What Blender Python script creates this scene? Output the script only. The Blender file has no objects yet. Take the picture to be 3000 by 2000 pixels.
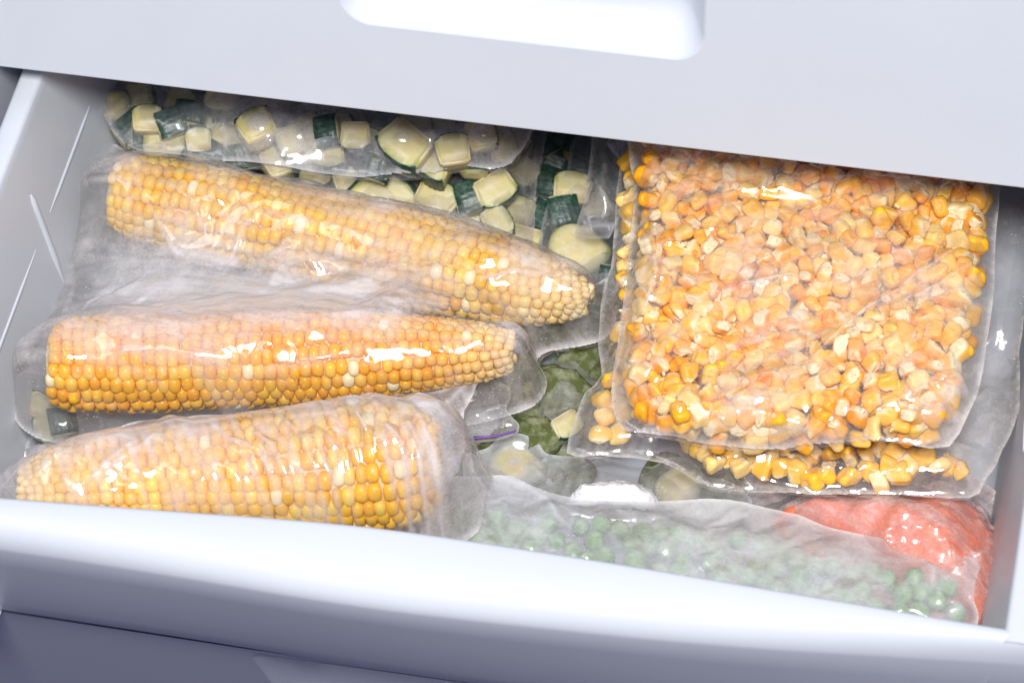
import bpy, bmesh, math, random
import numpy as np
from mathutils import Matrix, Vector

# ------------------------------------------------------------------ camera, world, light, exposure
SC = bpy.context.scene
COL = SC.collection
random.seed(11)
MM = 0.001
PX = 3000 / 2352.0            # overview pixel -> photograph pixel
FOC = 10400.0                 # focal length in photograph pixels
TH, PS, RO = math.radians(51.41), math.radians(-15.73), math.radians(-5.06)
_f = np.array([math.sin(PS) * math.cos(TH), math.cos(PS) * math.cos(TH), -math.sin(TH)])
_r = np.array([math.cos(PS), -math.sin(PS), 0.0])
_u = np.cross(_r, _f)
CR = math.cos(RO) * _r + math.sin(RO) * _u
CU = -math.sin(RO) * _r + math.cos(RO) * _u
CF = _f
CAM = np.array([0, 0, -50.0]) - CF * 1405.0          # millimetres

cam_data = bpy.data.cameras.new('camera')
cam = bpy.data.objects.new('camera', cam_data)
COL.objects.link(cam)
cam.matrix_world = Matrix(((CR[0], CU[0], -CF[0], CAM[0] * MM), (CR[1], CU[1], -CF[1], CAM[1] * MM),
                           (CR[2], CU[2], -CF[2], CAM[2] * MM), (0, 0, 0, 1)))
cam_data.sensor_width = 36.0
cam_data.lens = FOC / 3000 * 36.0
cam_data.clip_start, cam_data.clip_end = 0.05, 50
cam_data.dof.use_dof = True
cam_data.dof.focus_distance = 1.405
cam_data.dof.aperture_fstop = 13.0
SC.camera = cam

world = bpy.data.worlds.new('World')
SC.world = world
world.use_nodes = True
world.node_tree.nodes['Background'].inputs[0].default_value = (0.50, 0.48, 0.92, 1)
world.node_tree.nodes['Background'].inputs[1].default_value = 0.18


def area(name, direction, dist, size, power, color):
    d = bpy.data.lights.new(name, 'AREA')
    d.shape, d.size, d.size_y = 'RECTANGLE', size[0], size[1]
    d.energy, d.color = power, color
    o = bpy.data.objects.new(name, d)
    COL.objects.link(o)
    v = Vector(direction).normalized()
    o.location = Vector((0, 0, -0.03)) + v * dist
    o.rotation_euler = v.to_track_quat('Z', 'Y').to_euler()
    return o


def sph(el, az):           # azimuth from -Y towards +X
    el, az = math.radians(el), math.radians(az)
    return (math.cos(el) * math.sin(az), -math.cos(el) * math.cos(az), math.sin(el))


area('key_lamp', sph(59, 17), 2.2, (0.48, 0.42), 67, (1.0, 0.985, 0.97))
area('fill_lamp', sph(60, -48), 2.0, (0.9, 0.5), 5, (0.93, 0.94, 1.0))

SC.view_settings.view_transform = 'Standard'
SC.view_settings.look = 'None'
SC.view_settings.exposure = 0.0
SC.view_settings.gamma = 1.0
SC.render.engine = 'CYCLES'
SC.cycles.use_denoising = True
SC.cycles.max_bounces = 12
SC.cycles.diffuse_bounces = 5
SC.cycles.glossy_bounces = 3
SC.cycles.transmission_bounces = 8
SC.cycles.transparent_max_bounces = 40
SC.cycles.caustics_reflective = False
SC.cycles.caustics_refractive = False
SC.cycles.sample_clamp_indirect = 4.0


# ------------------------------------------------------------------ helpers
def ray(ox, oy):
    x, y = ox * PX - 1500, oy * PX - 1000
    return CR * x - CU * y + CF * FOC


def U(ox, oy, z):
    """the spot at height z (mm) seen at overview pixel ox, oy"""
    d = ray(ox, oy)
    return CAM + d * ((z - CAM[2]) / d[2])


def V(ox, oy, y):
    d = ray(ox, oy)
    return CAM + d * ((y - CAM[1]) / d[1])


def tag(o, label=None, cat=None, group=None, kind=None):
    if label: o['label'] = label
    if cat: o['category'] = cat
    if group: o['group'] = group
    if kind: o['kind'] = kind
    return o


def mk(name, verts, faces, mat, parent=None, origin=None, smooth=True, attrs=None):
    """one mesh object; verts in millimetres, world space when origin is given"""
    v = np.asarray(verts, dtype=float)
    if origin is not None:
        v = v - np.asarray(origin)
    me = bpy.data.meshes.new(name)
    me.from_pydata((v * MM).tolist(), [], faces if isinstance(faces, list) else faces.tolist())
    me.update()
    if smooth:
        me.polygons.foreach_set('use_smooth', [True] * len(me.polygons))
    for k, a in (attrs or {}).items():
        a = np.asarray(a, dtype=np.float32)
        if a.ndim == 1:
            at = me.attributes.new(k, 'FLOAT', 'POINT')
            at.data.foreach_set('value', a)
        else:
            at = me.attributes.new(k, 'FLOAT_COLOR', 'POINT')
            at.data.foreach_set('color', a.reshape(-1))
    for m in (mat if isinstance(mat, (list, tuple)) else [mat]):
        me.materials.append(m)
    o = bpy.data.objects.new(name, me)
    COL.objects.link(o)
    if parent is not None:
        o.parent = parent
    elif origin is not None:
        o.location = Vector(origin) * MM
    return o


def empty(name, loc):
    o = bpy.data.objects.new(name, None)
    o.empty_display_size = 0.02
    COL.objects.link(o)
    o.location = Vector(loc) * MM
    return o


def grid_faces(n, m, close=False, off=0):
    f = []
    for i in range(n - 1):
        for j in range(m if close else m - 1):
            k = (j + 1) % m
            f.append([off + i * m + j, off + i * m + k, off + (i + 1) * m + k, off + (i + 1) * m + j])
    return f


# noise on numpy arrays
_tabs = {}


def vnoise(x, y, seed=0):
    if seed not in _tabs:
        _tabs[seed] = np.random.RandomState(seed + 77).rand(256, 256)
    t = _tabs[seed]
    xi, yi = np.floor(x).astype(int), np.floor(y).astype(int)
    fx, fy = x - xi, y - yi
    fx, fy = fx * fx * (3 - 2 * fx), fy * fy * (3 - 2 * fy)
    a, b = t[xi & 255, yi & 255], t[(xi + 1) & 255, yi & 255]
    c, d = t[xi & 255, (yi + 1) & 255], t[(xi + 1) & 255, (yi + 1) & 255]
    return (a * (1 - fx) + b * fx) * (1 - fy) + (c * (1 - fx) + d * fx) * fy


def fbm(x, y, seed=0, oct=4):
    s, a, n = 0, 0.5, 0
    for i in range(oct):
        s = s + a * vnoise(x * 2 ** i + 13.1 * i, y * 2 ** i + 7.7 * i, seed + i)
        n += a
        a *= 0.5
    return s / n


def tin(x, y, lam, ang=0.0, aniso=1.0, seed=0):
    """crumpled sheet: continuous piecewise flat facets about lam mm wide, -0.5..0.5"""
    rs = np.random.RandomState(seed + 500)
    t = rs.rand(128, 128) - 0.5
    c, s = math.cos(ang), math.sin(ang)
    wx = x + lam * 0.9 * (vnoise(x / lam * 0.6 + 5, y / lam * 0.6, seed + 31) - 0.5) * 2
    wy = y + lam * 0.9 * (vnoise(x / lam * 0.6, y / lam * 0.6 + 9, seed + 32) - 0.5) * 2
    u, v = (c * wx + s * wy) / (lam * aniso) + 40, (-s * wx + c * wy) / lam + 40
    ui, vi = np.floor(u).astype(int), np.floor(v).astype(int)
    fu, fv = u - ui, v - vi
    a, b = t[ui & 127, vi & 127], t[(ui + 1) & 127, vi & 127]
    d, e = t[ui & 127, (vi + 1) & 127], t[(ui + 1) & 127, (vi + 1) & 127]
    flip = ((ui + vi) & 1) == 1
    lo = np.where(fu + fv < 1, a + fu * (b - a) + fv * (d - a), e + (1 - fu) * (d - e) + (1 - fv) * (b - e))
    hi = np.where(fu > fv, a + fu * (b - a) + fv * (e - b), a + fv * (d - a) + fu * (e - d))
    return np.where(flip, lo, hi)


# ------------------------------------------------------------------ materials
def nt(name):
    m = bpy.data.materials.new(name)
    m.use_nodes = True
    t = m.node_tree
    t.nodes.clear()
    out = t.nodes.new('ShaderNodeOutputMaterial')

    def N(kind, **kw):
        n = t.nodes.new(kind)
        for k, v in kw.items():
            if k in n.bl_rna.properties:
                setattr(n, k, v)
        return n
    return m, t, out, N


def setin(n, **kw):
    for k, v in kw.items():
        n.inputs[k.replace('_', ' ')].default_value = v


def principled(name, color, rough=0.4, spec=0.5, noise=None, bump=None, coat=0, sss=0, sss_r=(1, .5, .2), sss_s=0.003, attr=None):
    m, t, out, N = nt(name)
    p = N('ShaderNodeBsdfPrincipled')
    p.inputs['Base Color'].default_value = (*color, 1)
    p.inputs['Roughness'].default_value = rough
    p.inputs['Specular IOR Level'].default_value = spec
    p.inputs['Coat Weight'].default_value = coat
    if sss:
        p.inputs['Subsurface Weight'].default_value = sss
        p.inputs['Subsurface Radius'].default_value = sss_r
        p.inputs['Subsurface Scale'].default_value = sss_s
    tc = N('ShaderNodeTexCoord')
    src = None
    if attr:
        a = N('ShaderNodeAttribute')
        a.attribute_name = attr
        src = a.outputs['Color']
    if noise:                        # (scale, colour 2, low, high)
        nz = N('ShaderNodeTexNoise')
        nz.inputs['Scale'].default_value = noise[0]
        nz.inputs['Detail'].default_value = 6
        nz.inputs['Roughness'].default_value = 0.65
        t.links.new(tc.outputs['Object'], nz.inputs['Vector'])
        mr = N('ShaderNodeMapRange')
        mr.inputs['From Min'].default_value = noise[2]
        mr.inputs['From Max'].default_value = noise[3]
        t.links.new(nz.outputs['Fac'], mr.inputs['Value'])
        mx = N('ShaderNodeMix', data_type='RGBA')
        t.links.new(mr.outputs['Result'], mx.inputs['Factor'])
        if src: t.links.new(src, mx.inputs['A'])
        else: mx.inputs['A'].default_value = (*color, 1)
        mx.inputs['B'].default_value = (*noise[1], 1)
        src = mx.outputs['Result']
    if src: t.links.new(src, p.inputs['Base Color'])
    if bump:                         # (scale, distance in m, strength)
        nb = N('ShaderNodeTexNoise')
        nb.inputs['Scale'].default_value = bump[0]
        nb.inputs['Detail'].default_value = 5
        t.links.new(tc.outputs['Object'], nb.inputs['Vector'])
        b = N('ShaderNodeBump')
        b.inputs['Distance'].default_value = bump[1]
        b.inputs['Strength'].default_value = bump[2]
        t.links.new(nb.outputs['Fac'], b.inputs['Height'])
        t.links.new(b.outputs['Normal'], p.inputs['Normal'])
    t.links.new(p.outputs[0], out.inputs[0])
    return m


def film_material(name, tint=(0.985, 0.985, 0.99), frost_col=(0.90, 0.89, 0.92), rough=0.09, gain=1.0, crinkle=1.0, gloss=1.0, grain=0.7):
    """thin plastic: clear where the frost attribute is low, milky where it is high, glossy all over"""
    m, t, out, N = nt(name)
    L = t.links.new
    tc = N('ShaderNodeTexCoord')
    at = N('ShaderNodeAttribute')
    at.attribute_name = 'frost'
    # broken up frost: blotches and fine crystals
    n1 = N('ShaderNodeTexNoise'); setin(n1, Scale=90.0, Detail=7.0, Roughness=0.68)
    n2 = N('ShaderNodeTexNoise'); setin(n2, Scale=750.0, Detail=3.0, Roughness=0.6)
    L(tc.outputs['Object'], n1.inputs['Vector']); L(tc.outputs['Object'], n2.inputs['Vector'])
    a1 = N('ShaderNodeMath', operation='MULTIPLY_ADD'); a1.inputs[1].default_value = 1.5; a1.inputs[2].default_value = -0.75
    L(n1.outputs['Fac'], a1.inputs[0])
    a2 = N('ShaderNodeMath', operation='MULTIPLY_ADD'); a2.inputs[1].default_value = grain; a2.inputs[2].default_value = -0.5 * grain
    L(n2.outputs['Fac'], a2.inputs[0])
    ad = N('ShaderNodeMath', operation='ADD'); L(a1.outputs[0], ad.inputs[0]); L(a2.outputs[0], ad.inputs[1])
    # break-up scales with 4 f (1-f) so clear stays clear and milky stays milky
    inv = N('ShaderNodeMath', operation='SUBTRACT'); inv.inputs[0].default_value = 1.0; L(at.outputs['Fac'], inv.inputs[1])
    ff = N('ShaderNodeMath', operation='MULTIPLY'); L(at.outputs['Fac'], ff.inputs[0]); L(inv.outputs[0], ff.inputs[1])
    f4 = N('ShaderNodeMath', operation='MULTIPLY'); f4.inputs[1].default_value = 2.6; L(ff.outputs[0], f4.inputs[0])
    mu = N('ShaderNodeMath', operation='MULTIPLY'); L(ad.outputs[0], mu.inputs[0]); L(f4.outputs[0], mu.inputs[1])
    fr = N('ShaderNodeMath', operation='ADD', use_clamp=True); L(mu.outputs[0], fr.inputs[0]); L(at.outputs['Fac'], fr.inputs[1])
    # ice beads
    vo = N('ShaderNodeTexVoronoi'); setin(vo, Scale=520.0)
    L(tc.outputs['Object'], vo.inputs['Vector'])
    bd = N('ShaderNodeMath', operation='LESS_THAN'); bd.inputs[1].default_value = 0.20; L(vo.outputs['Distance'], bd.inputs[0])
    n3 = N('ShaderNodeTexNoise'); setin(n3, Scale=60.0, Detail=2.0)
    L(tc.outputs['Object'], n3.inputs['Vector'])
    bm_ = N('ShaderNodeMapRange'); setin(bm_, From_Min=0.50, From_Max=0.68, To_Max=0.55); L(n3.outputs['Fac'], bm_.inputs['Value'])
    bb = N('ShaderNodeMath', operation='MULTIPLY'); L(bd.outputs[0], bb.inputs[0]); L(bm_.outputs[0], bb.inputs[1])
    fr2 = N('ShaderNodeMath', operation='MAXIMUM'); L(fr.outputs[0], fr2.inputs[0]); L(bb.outputs[0], fr2.inputs[1])
    # a film seen edge-on is crossed at a slant: more plastic in the way
    lw = N('ShaderNodeLayerWeight'); lw.inputs['Blend'].default_value = 0.25
    lp = N('ShaderNodeMath', operation='MULTIPLY'); lp.inputs[1].default_value = 0.12; L(lw.outputs['Facing'], lp.inputs[0])
    lo = N('ShaderNodeMath', operation='MULTIPLY_ADD'); lo.inputs[1].default_value = gain
    L(fr2.outputs[0], lo.inputs[0]); L(lp.outputs[0], lo.inputs[2])
    cl = N('ShaderNodeMath', operation='MINIMUM'); cl.inputs[1].default_value = 0.93; L(lo.outputs[0], cl.inputs[0])
    tr = N('ShaderNodeBsdfTransparent'); tr.inputs[0].default_value = (*tint, 1)
    df = N('ShaderNodeBsdfDiffuse'); df.inputs[0].default_value = (*frost_col, 1)
    tl = N('ShaderNodeBsdfTranslucent'); tl.inputs[0].default_value = (*frost_col, 1)
    dm = N('ShaderNodeMixShader'); dm.inputs[0].default_value = 0.36; L(df.outputs[0], dm.inputs[1]); L(tl.outputs[0], dm.inputs[2])
    mx = N('ShaderNodeMixShader'); L(cl.outputs[0], mx.inputs[0]); L(tr.outputs[0], mx.inputs[1]); L(dm.outputs[0], mx.inputs[2])
    # crinkle bump
    b1 = N('ShaderNodeTexNoise'); b1.noise_type = 'RIDGED_MULTIFRACTAL'; setin(b1, Scale=42.0, Detail=3.0, Roughness=0.5, Distortion=0.6)
    L(tc.outputs['Object'], b1.inputs['Vector'])
    bp = N('ShaderNodeBump'); setin(bp, Strength=0.6 * crinkle, Distance=0.0010); L(b1.outputs['Fac'], bp.inputs['Height'])
    b2 = N('ShaderNodeTexNoise'); b2.noise_type = 'RIDGED_MULTIFRACTAL'; setin(b2, Scale=120.0, Detail=2.0, Roughness=0.5, Distortion=1.0)
    L(tc.outputs['Object'], b2.inputs['Vector'])
    bq = N('ShaderNodeBump'); setin(bq, Strength=0.35 * crinkle, Distance=0.0006); L(b2.outputs['Fac'], bq.inputs['Height']); L(bp.outputs[0], bq.inputs['Normal'])
    bp = bq
    L(bp.outputs[0], df.inputs['Normal'])
    gl = N('ShaderNodeBsdfGlossy'); setin(gl, Roughness=rough); gl.inputs[0].default_value = (1, 1, 1, 1)
    L(bp.outputs[0], gl.inputs['Normal'])
    fz = N('ShaderNodeFresnel'); fz.inputs['IOR'].default_value = 1.5; L(bp.outputs[0], fz.inputs['Normal'])
    fa = N('ShaderNodeMath', operation='MULTIPLY_ADD'); fa.inputs[1].default_value = 1.0 * gloss; fa.inputs[2].default_value = 0.03; L(fz.outputs[0], fa.inputs[0])
    fm = N('ShaderNodeMath', operation='MINIMUM'); fm.inputs[1].default_value = 0.26; L(fa.outputs[0], fm.inputs[0])
    fin = N('ShaderNodeMixShader'); L(fm.outputs[0], fin.inputs[0]); L(mx.outputs[0], fin.inputs[1]); L(gl.outputs[0], fin.inputs[2])
    L(fin.outputs[0], out.inputs[0])
    return m


M = {}
M['plastic'] = principled('white_plastic', (0.59, 0.63, 0.69), 0.38, 0.45, noise=(9, (0.57, 0.61, 0.67), 0.4, 0.7), bump=(260, 0.0004, 0.10))
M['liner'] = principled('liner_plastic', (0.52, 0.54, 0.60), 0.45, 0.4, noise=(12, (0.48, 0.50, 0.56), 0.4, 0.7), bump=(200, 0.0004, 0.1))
M['kernel'] = principled('corn_skin', (0.85, 0.42, 0.06), 0.42, 0.4, attr='tone', noise=(1.0, (0.93, 0.68, 0.30), 0.62, 1.0), bump=(3.0, 0.0008, 0.35), sss=0.25, sss_r=(1, .45, .12), sss_s=0.0025)
M['cobkernel'] = principled('cob_kernel_skin', (0.85, 0.50, 0.08), 0.38, 0.45, attr='tone', noise=(120, (0.92, 0.74, 0.42), 0.55, 0.90), bump=(600, 0.0004, 0.3), sss=0.2, sss_r=(1, .5, .12), sss_s=0.002)
M['core'] = principled('cob_core', (0.78, 0.62, 0.36), 0.7, 0.3, noise=(120, (0.6, 0.4, 0.16), 0.4, 0.7), bump=(400, 0.001, 0.6))
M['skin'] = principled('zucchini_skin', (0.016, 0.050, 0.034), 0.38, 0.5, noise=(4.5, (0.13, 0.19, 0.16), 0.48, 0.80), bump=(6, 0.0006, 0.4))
M['ice'] = principled('packed_frost', (0.90, 0.91, 0.93), 0.7, 0.3, bump=(500, 0.0015, 0.8))
M['pea'] = principled('pea_skin', (0.14, 0.29, 0.08), 0.5, 0.4, noise=(1.2, (0.42, 0.52, 0.36), 0.46, 0.75), bump=(4, 0.0008, 0.4))
M['carrot'] = principled('carrot_shreds', (0.86, 0.20, 0.09), 0.5, 0.4, noise=(160, (0.86, 0.32, 0.20), 0.45, 0.8), bump=(350, 0.0015, 0.6), sss=0.2, sss_s=0.002)
M['zip'] = principled('zip_strip', (0.13, 0.03, 0.32), 0.4)
M['red'] = principled('red_print', (0.55, 0.02, 0.05), 0.4)


def flesh_material():
    m, t, out, N = nt('zucchini_flesh')
    L = t.links.new
    p = N('ShaderNodeBsdfPrincipled'); setin(p, Roughness=0.5)
    p.inputs['Subsurface Weight'].default_value = 0.2
    p.inputs['Subsurface Radius'].default_value = (1, .8, .4)
    p.inputs['Subsurface Scale'].default_value = 0.003
    tc = N('ShaderNodeTexCoord')
    sx_ = N('ShaderNodeSeparateXYZ'); L(tc.outputs['Object'], sx_.inputs[0])
    cx_ = N('ShaderNodeCombineXYZ'); L(sx_.outputs[0], cx_.inputs[0]); L(sx_.outputs[1], cx_.inputs[1])
    a = N('ShaderNodeVectorMath', operation='LENGTH'); L(cx_.outputs[0], a.inputs[0])
    r = N('ShaderNodeValToRGB')
    e = r.color_ramp.elements
    e[0].position, e[0].color = 0.0, (0.55, 0.44, 0.22, 1)
    e[1].position, e[1].color = 1.0, (0.22, 0.29, 0.06, 1)
    x = e.new(0.78); x.color = (0.52, 0.47, 0.20, 1)
    x = e.new(0.93); x.color = (0.42, 0.42, 0.14, 1)
    L(a.outputs['Value'], r.inputs[0])
    oi = N('ShaderNodeObjectInfo')
    nz = N('ShaderNodeTexNoise'); setin(nz, Scale=2.2, Detail=8.0, Roughness=0.65)
    L(tc.outputs['Object'], nz.inputs['Vector'])
    mr = N('ShaderNodeMapRange'); setin(mr, From_Min=0.40, From_Max=0.72, To_Max=0.8); L(nz.outputs[0], mr.inputs['Value'])
    mx = N('ShaderNodeMix', data_type='RGBA'); L(mr.outputs[0], mx.inputs['Factor']); L(r.outputs[0], mx.inputs['A'])
    mx.inputs['B'].default_value = (0.62, 0.57, 0.46, 1)
    L(mx.outputs['Result'], p.inputs['Base Color'])
    bp = N('ShaderNodeBump'); setin(bp, Strength=0.5, Distance=0.001); L(nz.outputs[0], bp.inputs['Height']); L(bp.outputs[0], p.inputs['Normal'])
    L(p.outputs[0], out.inputs[0])
    return m


M['flesh'] = flesh_material()
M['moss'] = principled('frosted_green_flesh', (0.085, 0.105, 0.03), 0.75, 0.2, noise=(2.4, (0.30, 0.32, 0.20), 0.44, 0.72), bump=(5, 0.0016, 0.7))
F_CLEAR = film_material('clear_film', gain=0.9, rough=0.14)
F_COB = film_material('cob_bag_film', frost_col=(0.92, 0.89, 0.90), rough=0.09)
F_CORN = film_material('corn_bag_film', frost_col=(0.92, 0.87, 0.83), rough=0.13)
F_PEA = film_material('pea_bag_film', frost_col=(0.88, 0.90, 0.93), rough=0.18, grain=0.3)
F_CARROT = film_material('carrot_bag_film', frost_col=(0.90, 0.74, 0.73), rough=0.24, crinkle=1.8, gloss=0.7, grain=1.2)

# ------------------------------------------------------------------ the freezer: drawers and cabinet
XL = U(103, 160, 0)[0]                 # inner edge of the open drawer's left rim
XL_OUT = U(50, 155, 0)[0]
XR = U(2310, 1437, 0)[0]               # inner edge of the right rim
DRAFT = 0.15
ZFLOOR = -106.0
Z_UP = 15.0                            # underside of the upper drawer front
Y_UP = U(1176, 290, Z_UP)[1]
print('XL', XL, 'XR', XR, 'Y_UP', Y_UP)
Y_BACK = Y_UP + 190

GRP = 'drawers of the white freezer'
I_PT = [(-800, 1070), (-200, 1122), (0, 1137), (320, 1163), (760, 1193), (970, 1218), (1200, 1255), (1500, 1300), (1700, 1337), (2000, 1385), (2290, 1437), (2352, 1446), (2700, 1500), (3300, 1592)]
T_PT = [(-800, 1155), (-200, 1238), (0, 1265), (380, 1322), (807, 1396), (1097, 1432), (1660, 1490), (2352, 1530), (2700, 1555), (3300, 1600)]
B_PT = [(-800, 1280), (0, 1408), (300, 1453), (590, 1500), (940, 1556), (1300, 1608), (1800, 1672), (2352, 1732), (2700, 1768), (3300, 1830)]


def itp(pts, xs):
    p = np.array(pts, float)
    y = np.interp(xs, p[:, 0], p[:, 1])
    k = np.ones(9) / 9.0
    return np.convolve(np.pad(y, 4, mode='edge'), k, mode='valid')


sx = np.linspace(-700, 3200, 79)
iy, ty, by = itp(I_PT, sx), itp(T_PT, sx), itp(B_PT, sx)
QX, QY = [], []
rows = []
for a, b, c, d in zip(sx, iy, ty, by):
    p = U(a, b, 0)
    s = U(a + 6, c, -13)
    q = U(a + 12, d, -100)
    x = p[0]
    QX.append(x); QY.append(q[1])
    ys, yq, w = s[1], q[1], p[1] - s[1]
    prof = [(p[1] + 20, -104.5), (p[1] + 0.3, -3.0), (p[1] - 0.2, -1.2), (p[1] - 1.2, -0.2), (p[1] - 2.6, 0.0)]
    for k in range(1, 13):             # crown rolling over into the face
        tt = k / 12.0
        prof.append((p[1] - 2.6 - (w - 2.6) * math.sin(tt * math.pi / 2) ** 0.9, -13 * (1 - math.cos(tt * math.pi / 2)) ** 1.15))
    for k in range(1, 5):
        tt = k / 5.0
        prof.append((ys + (yq - ys) * tt - 1.2 * math.sin(tt * math.pi), -13 + (-100 + 13) * tt))
    prof += [(yq - 0.5, -97.0), (yq + 0.8, -99.2), (yq + 2.5, -100), (yq + 10, -100), (p[1] + 20, -105.5)]
    rows.append([(x, yy, zz) for yy, zz in prof])
nprof = len(rows[0])
drawer = empty('freezer_bin', (0, 0, ZFLOOR))
tag(drawer, 'open white freezer drawer holding all the bags of frozen vegetables', 'drawer', GRP)
ORG = (0, 0, ZFLOOR)
mk('front_panel', [v for r in rows for v in r], grid_faces(len(rows), nprof), M['plastic'], drawer, ORG)


def side_wall(xin, sgn, y0, y1, rim):
    """sgn -1: left wall (inside is +x)"""
    d = sgn
    prof = []
    prof += [(xin + d * (rim), -40), (xin + d * rim, -2.0), (xin + d * (rim - 0.6), -0.6), (xin + d * (rim - 2), 0)]
    prof += [(xin + d * 2.0, 0), (xin + d * 0.7, -0.4), (xin, -1.8), (xin - d * 0.6, -5)]
    prof += [(xin - d * DRAFT * k, -k) for k in (20, 40, 60, 80, 96, 103)] + [(xin - d * (DRAFT * 103 + 6), -105.5)]
    ys = np.linspace(y0, y1, 14)
    return [(px, yy, pz) for yy in ys for px, pz in prof], grid_faces(14, len(prof))


Y0 = min(U(0, 1137, 0)[1], U(2352, 1446, 0)[1]) - 2
v, f = side_wall(XL, -1, Y0, Y_BACK, XL - XL_OUT)
lw_ = mk('side_wall', v, f, M['plastic'], drawer, ORG)
v, f = side_wall(XR, 1, Y0, Y_BACK, 14)
rw_ = mk('side_wall', v, f, M['plastic'], drawer, ORG)


def rib(path, wid, hgt, parent):
    """thin raised bead following points on a wall, hgt is the vector it stands out along"""
    P = np.array(path, float)
    vs = []
    h = np.array(hgt, float)
    n = len(P)
    for i in range(n):
        tdir = P[min(i + 1, n - 1)] - P[max(i - 1, 0)]
        tdir /= np.linalg.norm(tdir)
        s = np.cross(tdir, h / np.linalg.norm(h)) * wid
        k = 0.35 if i in (0, n - 1) else 1.0
        for q in range(7):
            an = math.pi * q / 6
            vs.append(P[i] + s * math.cos(an) * k + h * math.sin(an) * k - h * 0.1)
    return mk('rib', vs, grid_faces(n, 7), M['plastic'], parent, ORG)


def wallpt_left(y, depth):
    return (XL + DRAFT * depth, y, -depth)


def wallpt_right(y, depth):
    return (XR - DRAFT * depth, y, -depth)


def hit_left(ox, oy):
    """depth and y of the left wall at an overview pixel"""
    d = ray(ox, oy)
    # x = XL - DRAFT*z
    k = (XL - CAM[0] - DRAFT * CAM[2]) / (d[0] + DRAFT * d[2])
    p = CAM + d * k
    return p[1], -p[2]


ya, da = hit_left(206, 243); yb, db = hit_left(113, 486); yc, dc = hit_left(82, 572); yd, dd = hit_left(0, 808)
dm_ = (da + db + dc + dd) / 4
print('ledge depths', da, db, dc, dd)
rib([wallpt_left(y, dm_) for y in np.linspace(ya, yb, 6)], 1.0, (0.7, 0, 0.1), lw_)
rib([wallpt_left(y, dm_) for y in np.linspace(yc, yd - 60, 6)], 1.0, (0.7, 0, 0.1), lw_)
ye, de = hit_left(70, 445); yf, df_ = hit_left(125, 590)
rib([wallpt_left(ye + (yf - ye) * t, de + (df_ - de) * t) for t in (0, .1, .3, .5, .7, .9, 1, 1.4)], 1.8, (1.3, 0, 0.2), lw_)
ry = U(2335, 1100, -40)[1]
rib([wallpt_right(y, 22) for y in np.linspace(ry, ry + 60, 6)], 1.2, (-1.8, 0, 0.2), rw_)
mk('base', [(XL + 20, -111, ZFLOOR), (XR - 20, -111, ZFLOOR), (XR - 20, Y_BACK, ZFLOOR), (XL + 20, Y_BACK, ZFLOOR),
            (XL + 20, -111, ZFLOOR - 3), (XR - 20, -111, ZFLOOR - 3), (XR - 20, Y_BACK, ZFLOOR - 3), (XL + 20, Y_BACK, ZFLOOR - 3)],
   [[0, 1, 2, 3], [7, 6, 5, 4], [0, 4, 5, 1], [1, 5, 6, 2], [2, 6, 7, 3], [3, 7, 4, 0]], M['plastic'], drawer, ORG, smooth=False)
mk('back_wall', [(XL - 2, Y_BACK, -2), (XR + 2, Y_BACK, -2), (XR + 2, Y_BACK, ZFLOOR), (XL - 2, Y_BACK, ZFLOOR),
                 (XL - 2, Y_BACK + 4, -2), (XR + 2, Y_BACK + 4, -2), (XR + 2, Y_BACK + 4, ZFLOOR), (XL - 2, Y_BACK + 4, ZFLOOR)],
   [[3, 2, 1, 0], [4, 5, 6, 7], [0, 1, 5, 4], [1, 2, 6, 5], [2, 3, 7, 6], [3, 0, 4, 7]], M['plastic'], drawer, ORG, smooth=False)


def rrect(x0, x1, z0, z1, r, n=10):
    pts = []
    for cx, cz, a0 in ((x1 - r, z0 + r, -90), (x1 - r, z1 - r, 0), (x0 + r, z1 - r, 90), (x0 + r, z0 + r, 180)):
        for k in range(n + 1):
            a = math.radians(a0 + 90 * k / n)
            pts.append((cx + r * math.cos(a), cz + r * math.sin(a)))
    return pts


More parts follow.
